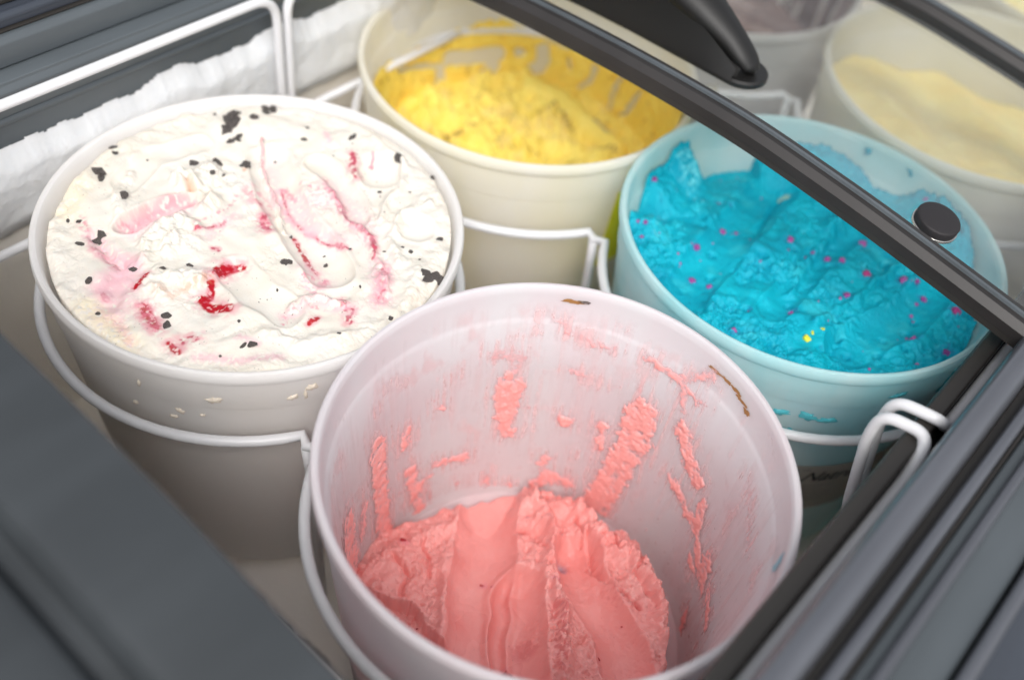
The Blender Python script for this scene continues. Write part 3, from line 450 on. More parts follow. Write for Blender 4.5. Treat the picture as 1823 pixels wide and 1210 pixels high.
def surface(k,name,n,mat,hfun,cfun,label,cat,grp,skirt=.16,rad=None):
    u,v=disc(n); cx,cy=CEN[k]
    x=u*.116; y=v*.116
    base=BASEF[k]; z=base(x,y)
    for _ in range(3):
        r=rin(np.clip(z,-.17,0))-.0008; x=u*r; y=v*r; z=hfun(x,y)[0]
    z,info=hfun(x,y)
    c,a=cfun(x,y,z,info)
    V=np.stack([x,y,z],-1); F=grid_faces(n,n)
    bd=[i*n+j for i,j in border(n)]
    # skirt down the inside of the tub so that the mass has a body
    nb=len(bd); bz=np.maximum(z[bd]-skirt,-TDEPTH+.0012); rr=np.hypot(x[bd],y[bd]); kx=(rin(bz)-.0012)/rr
    V2=np.stack([x[bd]*kx,y[bd]*kx,bz],-1); off=len(V); F2=np.stack([np.array(bd),np.roll(bd,-1),off+np.roll(np.arange(nb),-1),off+np.arange(nb)],-1)
    V=np.concatenate([V,V2]); F=np.concatenate([F,F2]); c=np.concatenate([c,c[bd]]); a=np.concatenate([a,a[bd]])
    o=mesh(name,V,F,mat); setcol(o,c,a); s_,dz_=SCL.get(k,(1,0)); o.scale=(s_,)*3; o.location=(cx,cy,ZR+dz_); tag(o,label,cat,grp)
    return o,z
BASEF={'A':baseA,'B':baseB,'C':baseC,'D':baseD,'E':baseE}
def rough(x,y,seed,amp=1.):
    return amp*(.0011*fbm(x*130,y*130,seed,3)+.00022*(ridged(x*420,y*420,seed+5,3)-.5)+.0001*pn(x*1300,y*1300,seed+9))
def crumb(x,y,seed,f=300,amp=.0012):
    "small open pits and torn flakes"
    n=fbm(x*f,y*f,seed,3); return -amp*ss(.28,.62,n)+amp*.6*ss(.25,.5,-n)
# white
def hA(x,y):
    r=np.hypot(x,y); h=baseA(x,y); d,s=relief(x,y,A_rel,3,1)
    low=fbm(x*28,y*28,5,3); d2=.0020*low+.0009*fbm(x*60,y*60,15,2)
    rg=np.clip(.18+.8*fbm(x*32,y*32,6,2),.04,1); rg=np.maximum(rg,.6*ss(.09,.110,r)); rg=rg*(1-.85*s)
    h=h+d+d2*(1-.6*s)+rg*(rough(x,y,8,.8)+crumb(x,y,21,220,.0007))+.0002*fbm(x*80,y*80,33,2)
    h=h-.002*ss(.1085,.1140,r)+ .0014*ss(.10,.112,r)*pn(x*90,y*90,44)
    return np.minimum(h,.007),rg
def cA(x,y,z,rg):
    n=fbm(x*35,y*35,70,4)*.5+.5; c=np.array(lin(230,225,216))[None]*(1-.5*n[:,None])+np.array(lin(224,214,196))[None]*.5*n[:,None]
    c=c/ (1) ; c=np.clip(c,0,.93); a=np.ones(len(x))
    c,a=paint(c,a,x,y,A_col,80)
    # tiny crumbs of cookie
    for s,(f,th) in enumerate(((520,.98),(300,1.08))):
        m=ss(th,th+.12,fbm(x*f,y*f,90+s,3)*1.0+.25*pn(x*18,y*18,95)); c=c*(1-.8*m[:,None])+np.array(lin(70,60,58))*.8*m[:,None]
    r=np.hypot(x,y)
    return c,a
iA,zA=surface('A','ice_cream',430,M_white,hA,cA,'white ice cream with dark cookie chunks and red berry swirls filling its tub','ice cream',None)
def chunk(seed,flat=.5,n=9):
    rnd=random.Random(seed); bm=bmesh.new()
    for _ in range(n):
        q=Vector((rnd.gauss(0,1),rnd.gauss(0,1),rnd.gauss(0,1))).normalized(); q.z*=flat; q*=rnd.uniform(.75,1.1); bm.verts.new(q*.5)
    bmesh.ops.convex_hull(bm,input=bm.verts[:]); 
    for vv in [vv for vv in bm.verts if not vv.link_faces]: bm.verts.remove(vv)
    me=bpy.data.meshes.new('chunk'); bm.to_mesh(me); bm.free(); return me
def hat(fn,x,y):
    xx=np.array([x]); yy=np.array([y]); return float(fn(xx,yy)[0][0])
chm=[chunk(i,.55,rn) for i,rn in enumerate((22,18,24,16,20,26))]
for m_ in chm: m_.materials.append(M_choc)
for i,(x,y,s) in enumerate(A_ch):
    x/=1000;y/=1000;s/=1000
    reps=1 if s<.006 else 3
    for q in range(reps):
        sx=s*(1.5 if reps==1 else 1.0); ox,oy=(0,0) if reps==1 else (random.uniform(-.4,.4)*s,random.uniform(-.4,.4)*s)
        if math.hypot(x+ox,y+oy)>.113: continue
        o=bpy.data.objects.new('cookie_chunk',chm[(i+q)%6]); col.objects.link(o); o.parent=iA
        o.location=(x+ox,y+oy,hat(hA,x+ox,y+oy)-sx*.04); o.rotation_euler=(random.uniform(-.5,.5),random.uniform(-.5,.5),random.uniform(0,6)); o.scale=(sx*1.15,sx*random.uniform(.6,.95),sx*.8)
# blue
C_topx=[p[0]/1000 for p in C_top]; 
def topC(th):
    o=np.argsort([p[0] for p in C_top]); xs=np.array([C_top[i][0] for i in o])/110; zs=np.array([C_top[i][1] for i in o])/1000
    return np.interp(th,xs,zs)
def hC(x,y):
    r=np.hypot(x,y); th=np.arctan2(y,x); d,s=relief(x,y,C_rel,103,1)
    h=baseC(x,y)+d+.0042*fbm(x*30,y*30,105,3)*(1-.7*s)
    rg=np.clip(.3+.9*fbm(x*30,y*30,106,2),.06,1); rg=np.maximum(rg,ss(.08,.105,r)); rg*=1-.8*s
    h+=rg*(rough(x,y,108,1.6)+crumb(x,y,121,230,.0016)+crumb(x,y,125,90,.0035))+.0003*fbm(x*120,y*120,5,3)
    e=topC(np.where(th<-1.2,th+0,th)); win=ss(-1.15,-.8,th)*ss(2.25,1.9,th); ed=np.clip(e,-.05,-.006)
    h=h+(ed-h)*.8*ss(.080,.112,r)*win
    for px,py in C_pit:
        dd=np.hypot(x-px/1000,(y-py/1000)); m=dd<.008
        h=np.where(m,h-.0065*np.exp(-(dd/.0019)**2),h)
    return h,rg
def cC(x,y,z,rg):
    n=fbm(x*30,y*30,170,4)*.5+.5; c=np.array(lin(0,180,200))[None]*(1-n[:,None])+np.array(lin(0,162,188))[None]*n[:,None]
    a=np.ones(len(x)); m=ss(.35,.9,fbm(x*260,y*260,175,3))*rg*.35; c=c*(1-m[:,None])+np.array(lin(90,214,224))*m[:,None]
    m=ss(.5,.95,fbm(x*340,y*340,178,3))*.5; c=c*(1-m[:,None])+np.array(lin(0,110,150))*m[:,None]
    m=ss(.25,.9,fbm(x*48,y*48,176,4))*.3; c=c*(1-m[:,None])+np.array(lin(70,206,216))*m[:,None]
    for px,py,s_ in C_can:
        dd=np.hypot(x-px/1000,y-py/1000); q=dd<s_*.0016
        if q.any(): k=(ss(s_*.0015,s_*.0005,dd[q])*.5*ss(-.3,.5,fbm(x[q]*400,y[q]*400,191,3)))[:,None]; c[q]=c[q]*(1-k)+np.array(lin(70,96,164))*k
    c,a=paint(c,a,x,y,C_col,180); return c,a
iC,zC=surface('C','ice_cream',400,M_blue,hC,cC,'bright turquoise blue ice cream studded with pink candy bits','ice cream',None)
cdm=[]
for i in range(4):
    bm=bmesh.new(); bmesh.ops.create_cube(bm,size=1); bmesh.ops.bevel(bm,geom=bm.edges[:],offset=.16,segments=1,affect='EDGES')
    for vv in bm.verts: vv.co+=Vector([random.uniform(-.08,.08) for _ in range(3)])
    me=bpy.data.meshes.new('candy'); bm.to_mesh(me); bm.free(); me.materials.append(M_candy if i<3 else M_candy2); cdm.append(me)
def put(mesh_,x,y,s,fn,par,name,sq=1.,sink=.16,far=.112):
    r=math.hypot(x,y)
    if r>far: x*=far/r; y*=far/r
    o=bpy.data.objects.new(name,mesh_); col.objects.link(o); o.parent=par; o.location=(x,y,hat(fn,x,y)-s*sink); o.rotation_euler=(random.uniform(-.6,.6),random.uniform(-.6,.6),random.uniform(0,6)); o.scale=(s*sq,s,s); return o
for i,(x,y,s) in enumerate(C_can):
    put(cdm[3 if s>5 else i%3],x/1000,y/1000,s/1000*.95,hC,iC,'candy_bit',random.uniform(.8,1.15))
for i in range(46):
    a_=random.uniform(0,6.28); q_=.108*math.sqrt(random.random()); s_=random.choice((.6,.7,.9,1.1,1.5))
    put(cdm[i%3],q_*math.cos(a_),q_*math.sin(a_),s_/1000,hC,iC,'candy_bit',random.uniform(.7,1.4),.05)
cy_=cdm[0].copy(); cy_.materials.clear(); cy_.materials.append(M_cyel)
for (x,y,s) in C_yel: put(cy_,x/1000,y/1000,s/1000*.6,hC,iC,'yellow_candy_bit',1.8)
# pink
DO=[(a/1000,b/1000) for a,b in D_out]; DL=[(a/1000,b/1000) for a,b in D_low]
def hD(x,y):
    wx=x+.0016*fbm(x*120,y*120,250,3); wy=y+.0016*fbm(x*120,y*120,260,3)
    dd=dist_poly(wx,wy,DO+[DO[0]]); ins=inside(wx,wy,DO); sd=np.where(ins,dd,-dd)
    d,s=relief(x,y,D_rel,203,1)
    h=baseD(x,y)+d+.0028*fbm(x*34,y*34,205,3)*(1-.8*s)
    rg=np.clip(.6+.8*fbm(x*38,y*38,206,2),.2,1)*(1-.88*s)
    h+=rg*(rough(x,y,208,1.8)+crumb(x,y,221,240,.0026)+crumb(x,y,222,520,.0009))+.00015*fbm(x*150,y*150,5,3)
    d2=dist_poly(wx,wy,DL+[DL[0]]); i2=inside(wx,wy,DL); h-=.013*ss(-.0008,.0015,np.where(i2,d2,-d2))
    b=-TDEPTH+.0004
    h=b+(np.maximum(h,b+.006)-b)*ss(-.0003,.0035,sd)**.6
    h=np.where(sd<0,b-.0016,h)
    return h,rg
def cD(x,y,z,rg):
    n=fbm(x*34,y*34,270,4)*.5+.5; c=np.array(lin(246,174,168))[None]*(1-n[:,None])+np.array(lin(240,156,150))[None]*n[:,None]
    m=rg*ss(.1,.8,fbm(x*200,y*200,271,3))*.55; c=c*(1-m[:,None])+np.array(lin(250,190,184))*m[:,None]
    a=np.clip(.35+.75*rg,0,1)
    c,a=paint(c,a,x,y,D_col,280)
    m=ss(1.1,1.22,fbm(x*300,y*300,290,3)); c=c*(1-.7*m[:,None])+np.array(lin(160,50,60))*.7*m[:,None]
    return c,a
iD,zD=surface('D','ice_cream',430,M_pink,hD,cD,'pink ice cream scooped down to a lump at the bottom of its tub','ice cream',None,.03)
# yellow
def hB(x,y):
    d,s=relief(x,y,B_rel,303,1); r=np.hypot(x,y)
    h=baseB(x,y)+d+(1-.8*s)*(.0085*fbm(x*36,y*36,305,3)+.002*(ridged(x*110,y*110,306,2)-.5))
    rg=1-.8*s; h+=rg*(rough(x,y,308,2.4)+crumb(x,y,321,120,.0026)); return np.minimum(h,-.03),rg
def cB(x,y,z,rg):
    n=fbm(x*34,y*34,370,4)*.5+.5; c=np.array(lin(251,230,124))[None]*(1-n[:,None])+np.array(lin(247,220,104))[None]*n[:,None]
    a=np.ones(len(x)); m=rg*ss(.65,1.1,fbm(x*95,y*95,371,4))*.6; c=c*(1-m[:,None])+np.array(lin(150,112,40))*m[:,None]
    m=rg*ss(.2,.8,-fbm(x*60,y*60,375,3))*.6; c=c*(1-m[:,None])+np.array(lin(232,208,134))*m[:,None]
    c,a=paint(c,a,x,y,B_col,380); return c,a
iB,zB=surface('B','ice_cream',300,M_yellow,hB,cB,'yellow ice cream with brown specks dug out into rough chunks','ice cream',None,.03)
# pale yellow
def hE(x,y):
    u=x*.75-y*.66; h=baseE(x,y)+.0035*np.sin(u*75+3*pn(x*9,y*9,4))+.0015*fbm(x*40,y*40,5,3)
    return h+.00025*fbm(x*220,y*220,6,3),None
def cE(x,y,z,i):
    n=fbm(x*20,y*20,470,4)*.5+.5; c=np.array(lin(253,238,180))[None]*(1-n[:,None])+np.array(lin(248,222,148))[None]*n[:,None]; return c,np.ones(len(x))
surface('E','ice_cream',180,M_yellow,hE,cE,'smooth pale yellow ice cream in waves under the glass lid','ice cream',None,.03)
def hF(x,y): return -.075+.004*fbm(x*40,y*40,5,3)+.001*fbm(x*150,y*150,6,3),None
def cF(x,y,z,i):
    n=ss(-.4,.5,fbm(x*55,y*12,570,4))[:,None]; return np.array(lin(116,84,72))*(1-n)+np.array(lin(190,168,160))*n,np.ones(len(x))
BASEF['F']=lambda x,y:-.075+0*x; BASEF['G']=lambda x,y:-.06+0*x
iF,_zF=surface('F','ice_cream',140,M_white,hF,cF,'brown and mauve streaked ice cream at the top edge under the glass','ice cream',None,.03)
def hG(x,y): return -.06+.004*fbm(x*40,y*40,15,3),None
surface('G','ice_cream',90,M_yellow,hG,cE,'pale ice cream past the second lid frame in the corner','ice cream',None,.03)
# ---------- smears left on the inner walls ----------
def wall_layer(par,mat,maskf,thk,colf,name,seed,st=.0006,zlo=-.172,s0=-.36,s1=.36,minc=60,ink='smear',zhi=-.002,film=None):
    S=np.arange(s0,s1,st); Zs=np.arange(zlo,zhi,st); s,z=np.meshgrid(S,Zs,indexing='ij')
    m,tk=maskf(s,z)
    on=m>0
    t=thk*tk*ss(0,.0032,m)*(1+.0*s)
    t=np.where(on,np.maximum(t,.00008),.00003)
    th=s/.110; r=rin(z)-.0012-t
    v=np.stack([r*np.cos(th),r*np.sin(th),z],-1).reshape(-1,3); c,a=colf(s.ravel(),z.ravel(),t.ravel())
    nu,nv=s.shape; lab=np.zeros((nu,nv),int); nl=0; comps=[]
    onn=on.copy()
    for (i,j) in zip(*np.nonzero(on)):
        if lab[i,j]: continue
        nl+=1; lab[i,j]=nl; st_=[(i,j)]; cnt=0
        while st_:
            p,q=st_.pop(); cnt+=1
            for dp,dq in ((1,0),(-1,0),(0,1),(0,-1)):
                a1,b1=p+dp,q+dq
                if 0<=a1<nu and 0<=b1<nv and onn[a1,b1] and not lab[a1,b1]: lab[a1,b1]=nl; st_.append((a1,b1))
        comps.append(cnt)
    f=grid_faces(nu,nv); fl=lab.reshape(-1)[f].max(1)
    big=[i+1 for i,cn in enumerate(comps) if cn>=minc]; small=np.isin(fl,[i+1 for i,cn in enumerate(comps) if 6<=cn<minc])
    def emit(sel,nm,stuff=False):
        ff=f[sel]
        if not len(ff): return
        u,inv=np.unique(ff,return_inverse=True); o=mesh(nm,v[u],inv.reshape(-1,4),mat,par); setcol(o,c[u],a[u])
        if stuff: o['kind']='stuff'
    for b in big: emit(fl==b,ink)
    emit(small,ink+'_speck',True)
    if film is not None:
        op=film(s,z,m).ravel(); a[:]=op; v=v.copy(); rr=rin(z).ravel()-.00105; v[:,0]=rr*np.cos(th.ravel()); v[:,1]=rr*np.sin(th.ravel()); v[:,2]=z.ravel(); c[:]=np.array(lin(250,212,212))
        emit(op[f].max(1)>.02,'melted_film',True)
def stroke_mask(lst,seed,warp=.0022,comb=None):
    def fn(s,z):
        ws=s+warp*fbm(s*150,z*150,seed,3)+.0007*pn(s*900,z*900,seed+3); wz=z+warp*fbm(s*150,z*150,seed+5,3)
        m=np.full(s.shape,-1.); tk=np.zeros(s.shape)
        for pts,w,o_ in lst:
            P=[(p/1000,q/1000) for p,q in pts]; w_=w/1000*.5
            x0=min(p[0] for p in P)-w_*2-.004; x1=max(p[0] for p in P)+w_*2+.004
            i0,i1=np.searchsorted(s[:,0],(x0,x1))
            d=w_-dist_poly(ws[i0:i1],wz[i0:i1],P)
            if o_<.5: d=d-(.0045*(.5+.5*fbm(s[i0:i1]*420,z[i0:i1]*160,seed+9,3)))*(1.2-o_)
            mm_=m[i0:i1]; tt=tk[i0:i1]
            tt[d>0]=np.maximum(tt[d>0],o_); mm_[:]=np.maximum(mm_,d)
        return m,tk
    return fn
dm=stroke_mask(D_wall,400,.0030)
def dmask(s,z):
    m,tk=dm(s,z); m=m-.0009*(.5+.5*pn(s*620,z*60,451))-.0016*ss(.2,.9,fbm(s*210,z*120,452,3)); q=fbm(s*260,z*200,433,3); tk=tk*(.75+.5*fbm(s*110,z*110,430,3)+.35*fbm(s*300,z*420,431,3)+.2*pn(s*1100,z*1100,432))
    sp=ss(1.12,1.3,fbm(s*260,z*260,437,3)+.4*ss(-.06,-.16,z)); m=np.maximum(m,np.where(sp>0,sp*.0008,-1)); tk=np.maximum(tk,sp*.35)
    return m,np.clip(tk,.08,2)
def dcol(s,z,t):
    k=ss(.0001,.0010,t)[:,None]; n=fbm(s*150,z*150,440,3)[:,None]*.5+.5
    return (np.array(lin(242,200,202))*(1-k)+np.array(lin(246,168,162))*k)*(.96+.08*n),ss(.00001,.0006,t)*.94+.06
def dfilm(s,z,m):
    st_=fbm(s*300,z*22,461,4); g=.55*ss(-.011,.0005,m)*ss(-.4,.8,st_)+.16*ss(.0,1.1,fbm(s*160,z*10,462,3)+.6*fbm(s*28,z*28,463,3))
    g=g+.28*ss(.2,.95,fbm(s*45,z*38,464,3)+.3*pn(s*300,z*40,4))
    return np.clip(g*ss(-.004,-.02,z)*np.minimum(ss(-.17,-.15,s),ss(.33,.31,s)),0,.8)
wall_layer(iD,M_smear,dmask,.0013,dcol,'smear',401,s0=-.17,s1=.33,film=dfilm)
def bmask(s,z):
    o=np.argsort([p[0] for p in B_top]); xs=np.array([B_top[i][0] for i in o])/1000; zs=np.array([B_top[i][1] for i in o])/1000
    top=np.interp(s,xs,zs)+.005+.004*fbm(s*90,z*20,510,3)+.012*ss(.05,.12,s)*ss(.2,.14,s)
    m=top-z; g,_=stroke_mask([(p,q,1) for p,q in B_gap],520,.0016)(s,z); m=np.minimum(m,-g)
    m=np.minimum(m,np.minimum(s+.13,.27-s)); return m,.8+.5*fbm(s*80,z*80,530,3)+.3*pn(s*500,z*500,3)
def bcol(s,z,t):
    n=fbm(s*60,z*60,540,4)*.5+.5; c=np.array(lin(250,228,120))[None]*(1-n[:,None])+np.array(lin(246,216,98))[None]*n[:,None]
    k=(ss(.55,.95,fbm(s*110,z*110,541,4))*.7)[:,None]; return c*(1-k)+np.array(lin(150,104,40))*k,np.ones(len(s))
wall_layer(iB,M_yellow,bmask,.0022,bcol,'smear',501,.0008,-.11,-.14,.28)
def cmask(s,z):
    e=topC(s/.110); top=np.minimum(e,-.004)+.002*fbm(s*200,z*40,610,3)+.0012*pn(s*600,z*200,611)
    m=top-z; m=np.minimum(m,np.minimum(s+.115,.215-s)); 
    sp,_=stroke_mask([([(18,-4)],6,1),([(-10,-3),(-14,-5)],3,1)],620)(s,z); m=np.maximum(m,sp)
    return m,.9+.6*fbm(s*120,z*120,630,3)+.3*pn(s*700,z*700,3)
def ccol(s,z,t):
    n=ss(.3,.9,fbm(s*200,z*200,641,3))[:,None]*.3; c=np.array(lin(0,166,188))[None]*(1-n)+np.array(lin(96,214,224))[None]*n; return c,np.ones(len(s))
wall_layer(iC,M_blue,cmask,.0024,ccol,'smear',601,.0007,-.055,-.13,.23)
def fmask(s,z):
    q=fbm(s*70,z*9,710,3); return np.where(z<-.004,(q+.25)*.01,-1),.6+.4*pn(s*200,z*80,3)
def fcol(s,z,t):
    n=ss(-.3,.4,fbm(s*90,z*10,720,3))[:,None]; return np.array(lin(98,66,56))*(1-n)+np.array(lin(176,150,150))*n,np.ones(len(s))
wall_layer(iF,M_white,fmask,.002,fcol,'smear',701,.0016,-.09,-.17,.36,40)
# ---------- curved patches on the outside of a tub ----------
def rout(z): return .1022+(.1156-.1022)*((z+TDEPTH-.003)/(TDEPTH-.003-.0305)) if z<-.0305 else .1166+(z+.029)*.049
def patch(name,a0,a1,z0,z1,mat,par,off=.0006,n=24,m=12,jag=0):
    A=np.linspace(R_(a0),R_(a1),n); Zs=np.linspace(z0,z1,m); v=[]
    for i,a in enumerate(A):
        for z in Zs: r=rout(z)+off+(.0016 if z<-.0295 and z1>-.03 and z0<-.031 and z>-.045 else 0)*max(0,(z+.045)/.0155); v.append((r*math.cos(a),r*math.sin(a),z))
    return mesh(name,v,[tuple(q) for q in grid_faces(n,m).tolist()],mat,par)
def wrap_text(s,size,a_deg,z,mat,par,off=.0012,shear=.3,name='lettering'):
    cu=bpy.data.curves.new(name,'FONT'); cu.body=s; cu.size=size; cu.shear=shear; cu.resolution_u=3; cu.offset=size*.006
    to=bpy.data.objects.new('tmp',cu); col.objects.link(to); dg=bpy.context.evaluated_depsgraph_get(); me=bpy.data.meshes.new_from_object(to.evaluated_get(dg)); bpy.data.objects.remove(to)
    for vv in me.vertices:
        zz=z+vv.co.y; r=rout(zz)+off; a=R_(a_deg)+vv.co.x/r; vv.co=(r*math.cos(a),r*math.sin(a),zz)
    me.materials.clear(); return link(name,me,mat,par,False)
# printed label low on the blue tub
lb=patch('label',-170,-75,-.150,-.094,M_clab,tC,.0006,40,8); lb['label']='dim printed label low on the tub'
wrap_text('Natrel',.0150,-135,-.1115,M_ink,lb,.0010,.45)
wrap_text('---- ---',.006,-141,-.100,M_ink,lb,.0010,.2)
for k,(s_,dz) in enumerate((('---------------------',-.119),('-----------',-.1235),('-----------------------',-.128),('------------------------',-.1325),('---------------------',-.137))):
    wrap_text(s_,.0045,-138+(k==1)*5,dz,M_ink,lb,.0010,0)
# smudges of blue inside the blue tub wall (seen through the plastic)
# yellow sticker
st=patch('sticker',-106,-62,-.105,-.0315,M_lab,tB,.0007,20,12); patch('sticker',-104,-70,-.0290,-.0035,M_lab,tB,.0009,20,6)
for i,wd in enumerate((.5,.25,.8,.3,.5,.25,.9,.3,.4,.6)):
    a=-103+i*1.7; patch('barcode_bar',a,a+wd,-.0140,-.0050,M_ink,tB,.0013,3,2)
patch('barcode_bar',-99,-92,-.024,-.021,M_ink,tB,.0013,4,2)
# brown stains and blue smudge on the rim of the pink tub
def blob(name,k,th,z,w,h,mat,par,seed,inner=True,off=.0003):
    n=18; v=[]; c0=R_(th); rnd=random.Random(seed)
    rf=(lambda zz: float(rin(zz))+ (.0008 if zz>-.0215 else -.0009) -off) if inner else (lambda zz: rout(zz)+off)
    v.append((rf(z)*math.cos(c0),rf(z)*math.sin(c0),z))
    for i in range(n):
        a=2*math.pi*i/n; q=rnd.uniform(.55,1.15); zz=z+h*q*math.sin(a); t=c0+w*q*math.cos(a)/.117
        v.append((rf(zz)*math.cos(t),rf(zz)*math.sin(t),zz))
    return mesh(name,v,[(0,1+i,1+(i+1)%n) for i in range(n)],mat,par)
blob('stain','D',36,-.0065,.007,.0018,M_stain,tD,3); blob('stain','D',33,-.006,.005,.0016,M_choc,tD,4)
for i,(t,z) in enumerate(((-14,-.008),(-18,-.008),(-10,-.0085),(-21,-.010))): blob('stain','D',t,z,.006,.0013,M_stain,tD,9+i)
blob('stain','D',-24,-.0125,.004,.002,M_stain,tD,21)
blob('blue_smudge','D',-72,-.010,.005,.009,principled('blue smudge',lin(120,190,206),.5)[0],tD,31)
M_crm,_,_b=principled('dried cream drip',lin(228,216,200),.5); M_aq,_,_b=principled('dried blue smudge',lin(84,184,196),.5)
def drip(k,th,z,w,h,mat,par,seed,name='dried_drip'):
    rnd=random.Random(seed); n=26; v=[]; c0=R_(th); ph=[rnd.uniform(0,6) for _ in range(3)]
    def P(dx,dz,o): zz=min(z+dz,-.0315 if z<-.03 else -.006); r=rout(zz)+o; t=c0+dx/.117; return (r*math.cos(t),r*math.sin(t),zz)
    v.append(P(0,0,.0011))
    for ring,(q,o) in enumerate(((.6,.0009),(1,.0001))):
        for i in range(n):
            a=2*math.pi*i/n; s_=q*(1+.28*math.sin(2*a+ph[0])+.2*math.sin(5*a+ph[1])+.12*math.sin(9*a+ph[2])); v.append(P(w*s_*math.cos(a),h*s_*math.sin(a),o))
    f=[(0,1+i,1+(i+1)%n) for i in range(n)]+[(1+i,1+n+i,1+n+(i+1)%n,1+(i+1)%n) for i in range(n)]
    return mesh(name,v,f,mat,par)
rd=random.Random(12)
for i in range(9): drip('A',rd.uniform(-172,-112),rd.choice((-.0165,-.022,-.038,-.045)),rd.uniform(.001,.0035),rd.uniform(.001,.003),M_crm,tA,100+i)
for (th,z,w_,h_) in ((-152,-.043,.006,.0025),(-144,-.042,.005,.004),(-138,-.0435,.005,.003),(-147,-.060,.005,.0035),(-156,-.058,.006,.002),(-121,-.020,.005,.0022),(-100,-.022,.004,.008),(-98,-.036,.006,.006),(-141,-.062,.004,.003)): drip('C',th,z,w_,h_,M_aq,tC,int(-th),'blue_smudge')
# ---------- sliding glass lids ----------
LY=[-.004,.028,.071,.12,.196,.24,.285,.33,.37,.412,.46,.51,.545]; LZ=[.036,.041,.0475,.0545,.0625,.0635,.0635,.062,.060,.0555,.0525,.050,.049]
ys=np.linspace(-.004,.545,48); lz=np.interp(ys,LY,LZ)
for _ in range(3): lz[1:-1]=(lz[:-2]+2*lz[1:-1]+lz[2:])/4
LIFT=.0080
def lid_strip(name,prof,mat,par,x,dz=0):
    m=len(prof); v=[]
    for y,z in zip(ys,lz):
        for p,q in prof: v.append((x+p,y,ZR+z+q+dz+LIFT))
    f=[tuple(q) for q in grid_faces(len(ys),m,False,True).tolist()]; f.append(tuple(range(m))); f.append(tuple((len(ys)-1)*m+i for i in range(m))[::-1])
    o=mesh(name,v,f,mat,par); autosmooth(o,30); return o
def lid(x0,x1,label,dz=0,frame_mat=None,wide=1.):
    t=thing('sliding_glass_lid',label,'lid',(0,0,0)); fm=frame_mat or M_frame
    W=.64*wide
    lid_strip('frame',[(0,-.0045),(0,.0015),(.0035,.0052),(.0105*W,.0052),(.0162*W,.0052),(.0166*W,.0040),(.0176*W,.0040),(.0184*W,.0054),(.0230*W,.0050),(.0255*W,.0020),(.0255*W,-.0005),(.0040,-.0005),(.0040,-.0045)],fm,t,x0,dz)
    lid_strip('rib',[(.0112*W,.0050),(.0118*W,.0068),(.0150*W,.0068),(.0156*W,.0050)],M_slate,t,x0,dz)
    lid_strip('seal',[(.0002,-.0085),(.0002,-.0047),(.0038,-.0047),(.0038,-.0085)],M_dark,t,x0,dz)
    # glass sheet with real thickness
    m=[(x0+.0045,.0),(x1,.0)]; v=[];n=len(ys)
    for zz in (-.0010,-.0042):
        for y,z in zip(ys,lz):
            for X_,_ in m: v.append((X_,y,ZR+z+zz+dz))
    f=[]
    for i in range(n-1):
        a=i*2; f.append((a,a+1,a+3,a+2))
    o=mesh('glass_pane',v[:n*2],f,M_glass,t); return t
L1=lid(.4755,.700,'near curved glass lid with dark frame strip crossing the middle of the picture')
L2=lid(.7015,1.08,'second curved glass lid whose frame crosses the top right corner',-.0045)
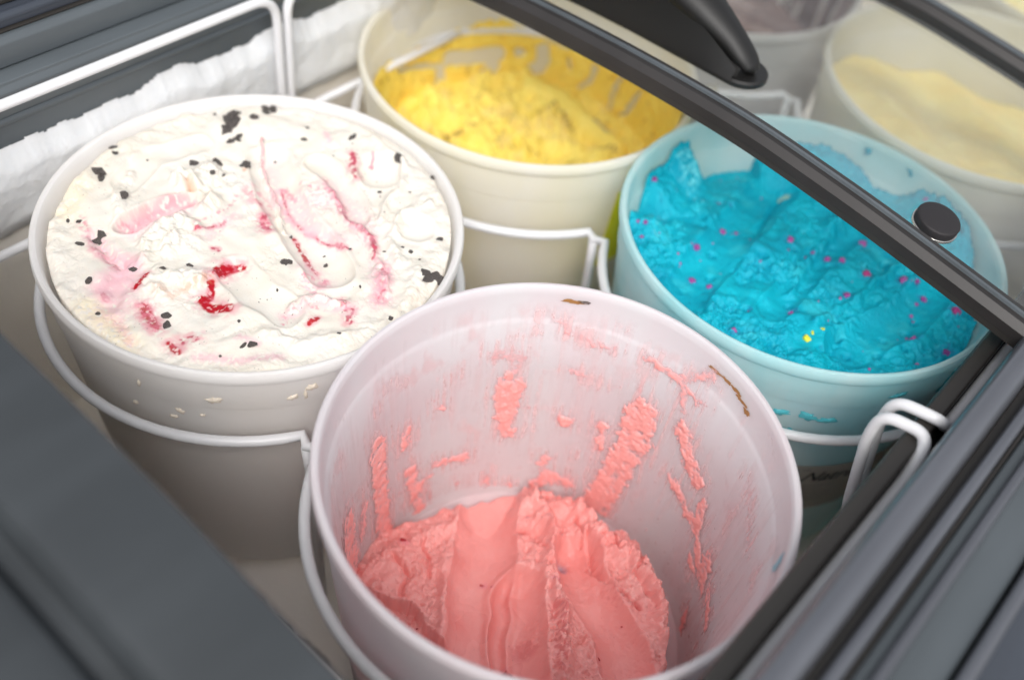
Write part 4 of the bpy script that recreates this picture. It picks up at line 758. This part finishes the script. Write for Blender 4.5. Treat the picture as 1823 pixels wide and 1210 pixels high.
# handle on the near lid
def lzf(y): return float(np.interp(y,ys,lz))
def handle():
    # foot plate
    n=40; v=[];xc=.5385; top=[];
    outl=[]
    for i in range(n+1):
        a=math.pi*(i/n); outl.append((xc+.0165*math.cos(a),.2385-.0165*math.sin(a)))
    outl=outl+[(xc-.0165,.44),(xc+.0165,.44)]
    # densify the long sides
    pts=[]
    for (ax,ay),(bx,by) in zip(outl,outl[1:]+outl[:1]):
        k=max(1,int(math.hypot(bx-ax,by-ay)/.006))
        for q in range(k): pts.append((ax+(bx-ax)*q/k,ay+(by-ay)*q/k))
    bm=bmesh.new()
    a=[bm.verts.new((x,y,ZR+lzf(y)-.0004)) for x,y in pts]; b=[bm.verts.new((x,y,ZR+lzf(y)+.0022)) for x,y in pts]
    c=[bm.verts.new((xc+(x-xc)*.92,y+(.0012 if y<.25 else 0),ZR+lzf(y)+.0034)) for x,y in pts]
    m=len(pts)
    for i in range(m):
        j=(i+1)%m; bm.faces.new((a[i],a[j],b[j],b[i])); bm.faces.new((b[i],b[j],c[j],c[i]))
    bm.faces.new(c); bm.faces.new(a[::-1])
    bmesh.ops.recalc_face_normals(bm,faces=bm.faces); me=bpy.data.meshes.new('foot_plate'); bm.to_mesh(me); bm.free()
    hnd=link('handle',me,M_black,L1); autosmooth(hnd,30)
    # grip: rounded body rising from the foot
    path=[(.229,.0015,.002,.002),(.232,.003,.0070,.004),(.238,.0065,.0092,.006),(.250,.013,.0105,.008),(.27,.0225,.0145,.010),(.30,.034,.0175,.012),(.33,.043,.0200,.014),(.37,.048,.0215,.015),(.42,.044,.0205,.014),(.46,.030,.0160,.010),(.485,.008,.011,.007)]
    P=np.array(path); t=np.linspace(0,1,60); tt=np.linspace(0,1,len(P)); Q=np.stack([np.interp(t,tt,P[:,k]) for k in range(4)],1)
    for _ in range(2): Q[1:-1]=(Q[:-2]+2*Q[1:-1]+Q[2:])/4
    V=[];N=20
    for i,(y,h,rw,rh) in enumerate(Q):
        dy,dh=(Q[min(i+1,59)]-Q[max(i-1,0)])[:2]; L=math.hypot(dy,dh); ny,nz=-dh/L,dy/L
        for k in range(N):
            a=2*math.pi*k/N; s_,c_=math.sin(a),math.cos(a)
            V.append((xc+rw*c_,y+rh*s_*ny,ZR+lzf(y)+.004+h+rh*s_*nz))
    f=[tuple(q) for q in grid_faces(60,N,False,True).tolist()]+[tuple(range(N))[::-1],tuple(59*N+k for k in range(N))]
    g=mesh('grip',V,f,M_black,hnd)
    # the web under the grip
    bm=bmesh.new(); 
    lo=[];hi=[]
    for y in np.linspace(.236,.48,24):
        h=float(np.interp(y,Q[:,0],Q[:,1])); lo.append(y); hi.append(h)
    for s in (-1,1):
        row=[(bm.verts.new((xc-.0148+.0035*s,y,ZR+lzf(y)+.003)),bm.verts.new((xc-.010+.0035*s,y,ZR+lzf(y)+.004+h))) for y,h in zip(lo,hi)]
        for (p,q),(p2,q2) in zip(row,row[1:]): bm.faces.new((p,p2,q2,q))
    bmesh.ops.recalc_face_normals(bm,faces=bm.faces); me=bpy.data.meshes.new('web'); bm.to_mesh(me); bm.free(); link('web',me,M_black,hnd)
handle()
# round bumper with its washer
def disc_part(name,x,y,r,z0,z1,mat,par,bev=.0008):
    z=ZR+lzf(y); sl=(lzf(y+.01)-lzf(y-.01))/.02
    pr=[(0,z1),(r-bev*2,z1),(r-bev*.6,z1-bev*.4),(r,z1-bev*1.4),(r,z0),(0,z0)]
    v,f=lathe(pr,48); o=mesh(name,v,f,mat,par); o.location=(x,y,z); o.rotation_euler=(math.atan(sl),0,0); autosmooth(o,50); return o
bp=disc_part('bumper',.5190,.0905,.0128,.0012,.0060,M_rubber,L1); ws=disc_part('washer',0,0,.0134,-.0008,.0010,M_metal,None,.0002)
ws.location=(0,0,0); ws.rotation_euler=(0,0,0); ws.parent=bp
# the lid at the near left: only its broad end frame is in view
L0=thing('sliding_glass_lid','broad blue grey lid end frame, out of focus in the lower left corner','lid',(0,0,0))
lid_strip('frame',[(-.003,-.010),(0,.0010),(-.0015,.0028),(-.0380,.0065),(-.0440,.0058),(-.0475,.0010),(-.0490,-.0080),(-.0560,-.0085),(-.0600,-.0010),(-.0660,.0020),(-.0900,.0025),(-.0920,-.010)],M_frame2,L0,.1060,.0025)
v=[];n=len(ys)
for y,z in zip(ys,lz): v+=[(-.42,y,ZR+z+.0085),(.0160,y,ZR+z+.0085)]
mesh('glass_pane',v,[(i*2,i*2+1,i*2+3,i*2+2) for i in range(n-1)],M_glass,L0)
# ---------- small scraps ----------
def scrap(pts,th,mat,label,cat,seed,name):
    rnd=random.Random(seed); bm=bmesh.new(); a=[bm.verts.new(p) for p in pts]; bm.faces.new(a)
    bmesh.ops.triangulate(bm,faces=bm.faces[:]); bmesh.ops.subdivide_edges(bm,edges=bm.edges[:],cuts=3,use_grid_fill=True)
    for vv in bm.verts: vv.co+=Vector([rnd.uniform(-.0007,.0007) for _ in range(3)])
    r=bmesh.ops.extrude_face_region(bm,geom=bm.faces[:])
    for e in r['geom']:
        if isinstance(e,bmesh.types.BMVert): e.co.z+=th
    bmesh.ops.recalc_face_normals(bm,faces=bm.faces); me=bpy.data.meshes.new(name); bm.to_mesh(me); bm.free(); o=link(name,me,mat); tag(o,label,cat); return o

scrap([(.6000,.3000,ZR-.0035),(.6170,.2880,ZR-.0060),(.6060,.2790,ZR-.0075),(.5900,.2860,ZR-.0035)],.0004,M_film,'small torn scrap of clear film caught beside the yellow tub under the handle','film scrap',5,'film_scrap')
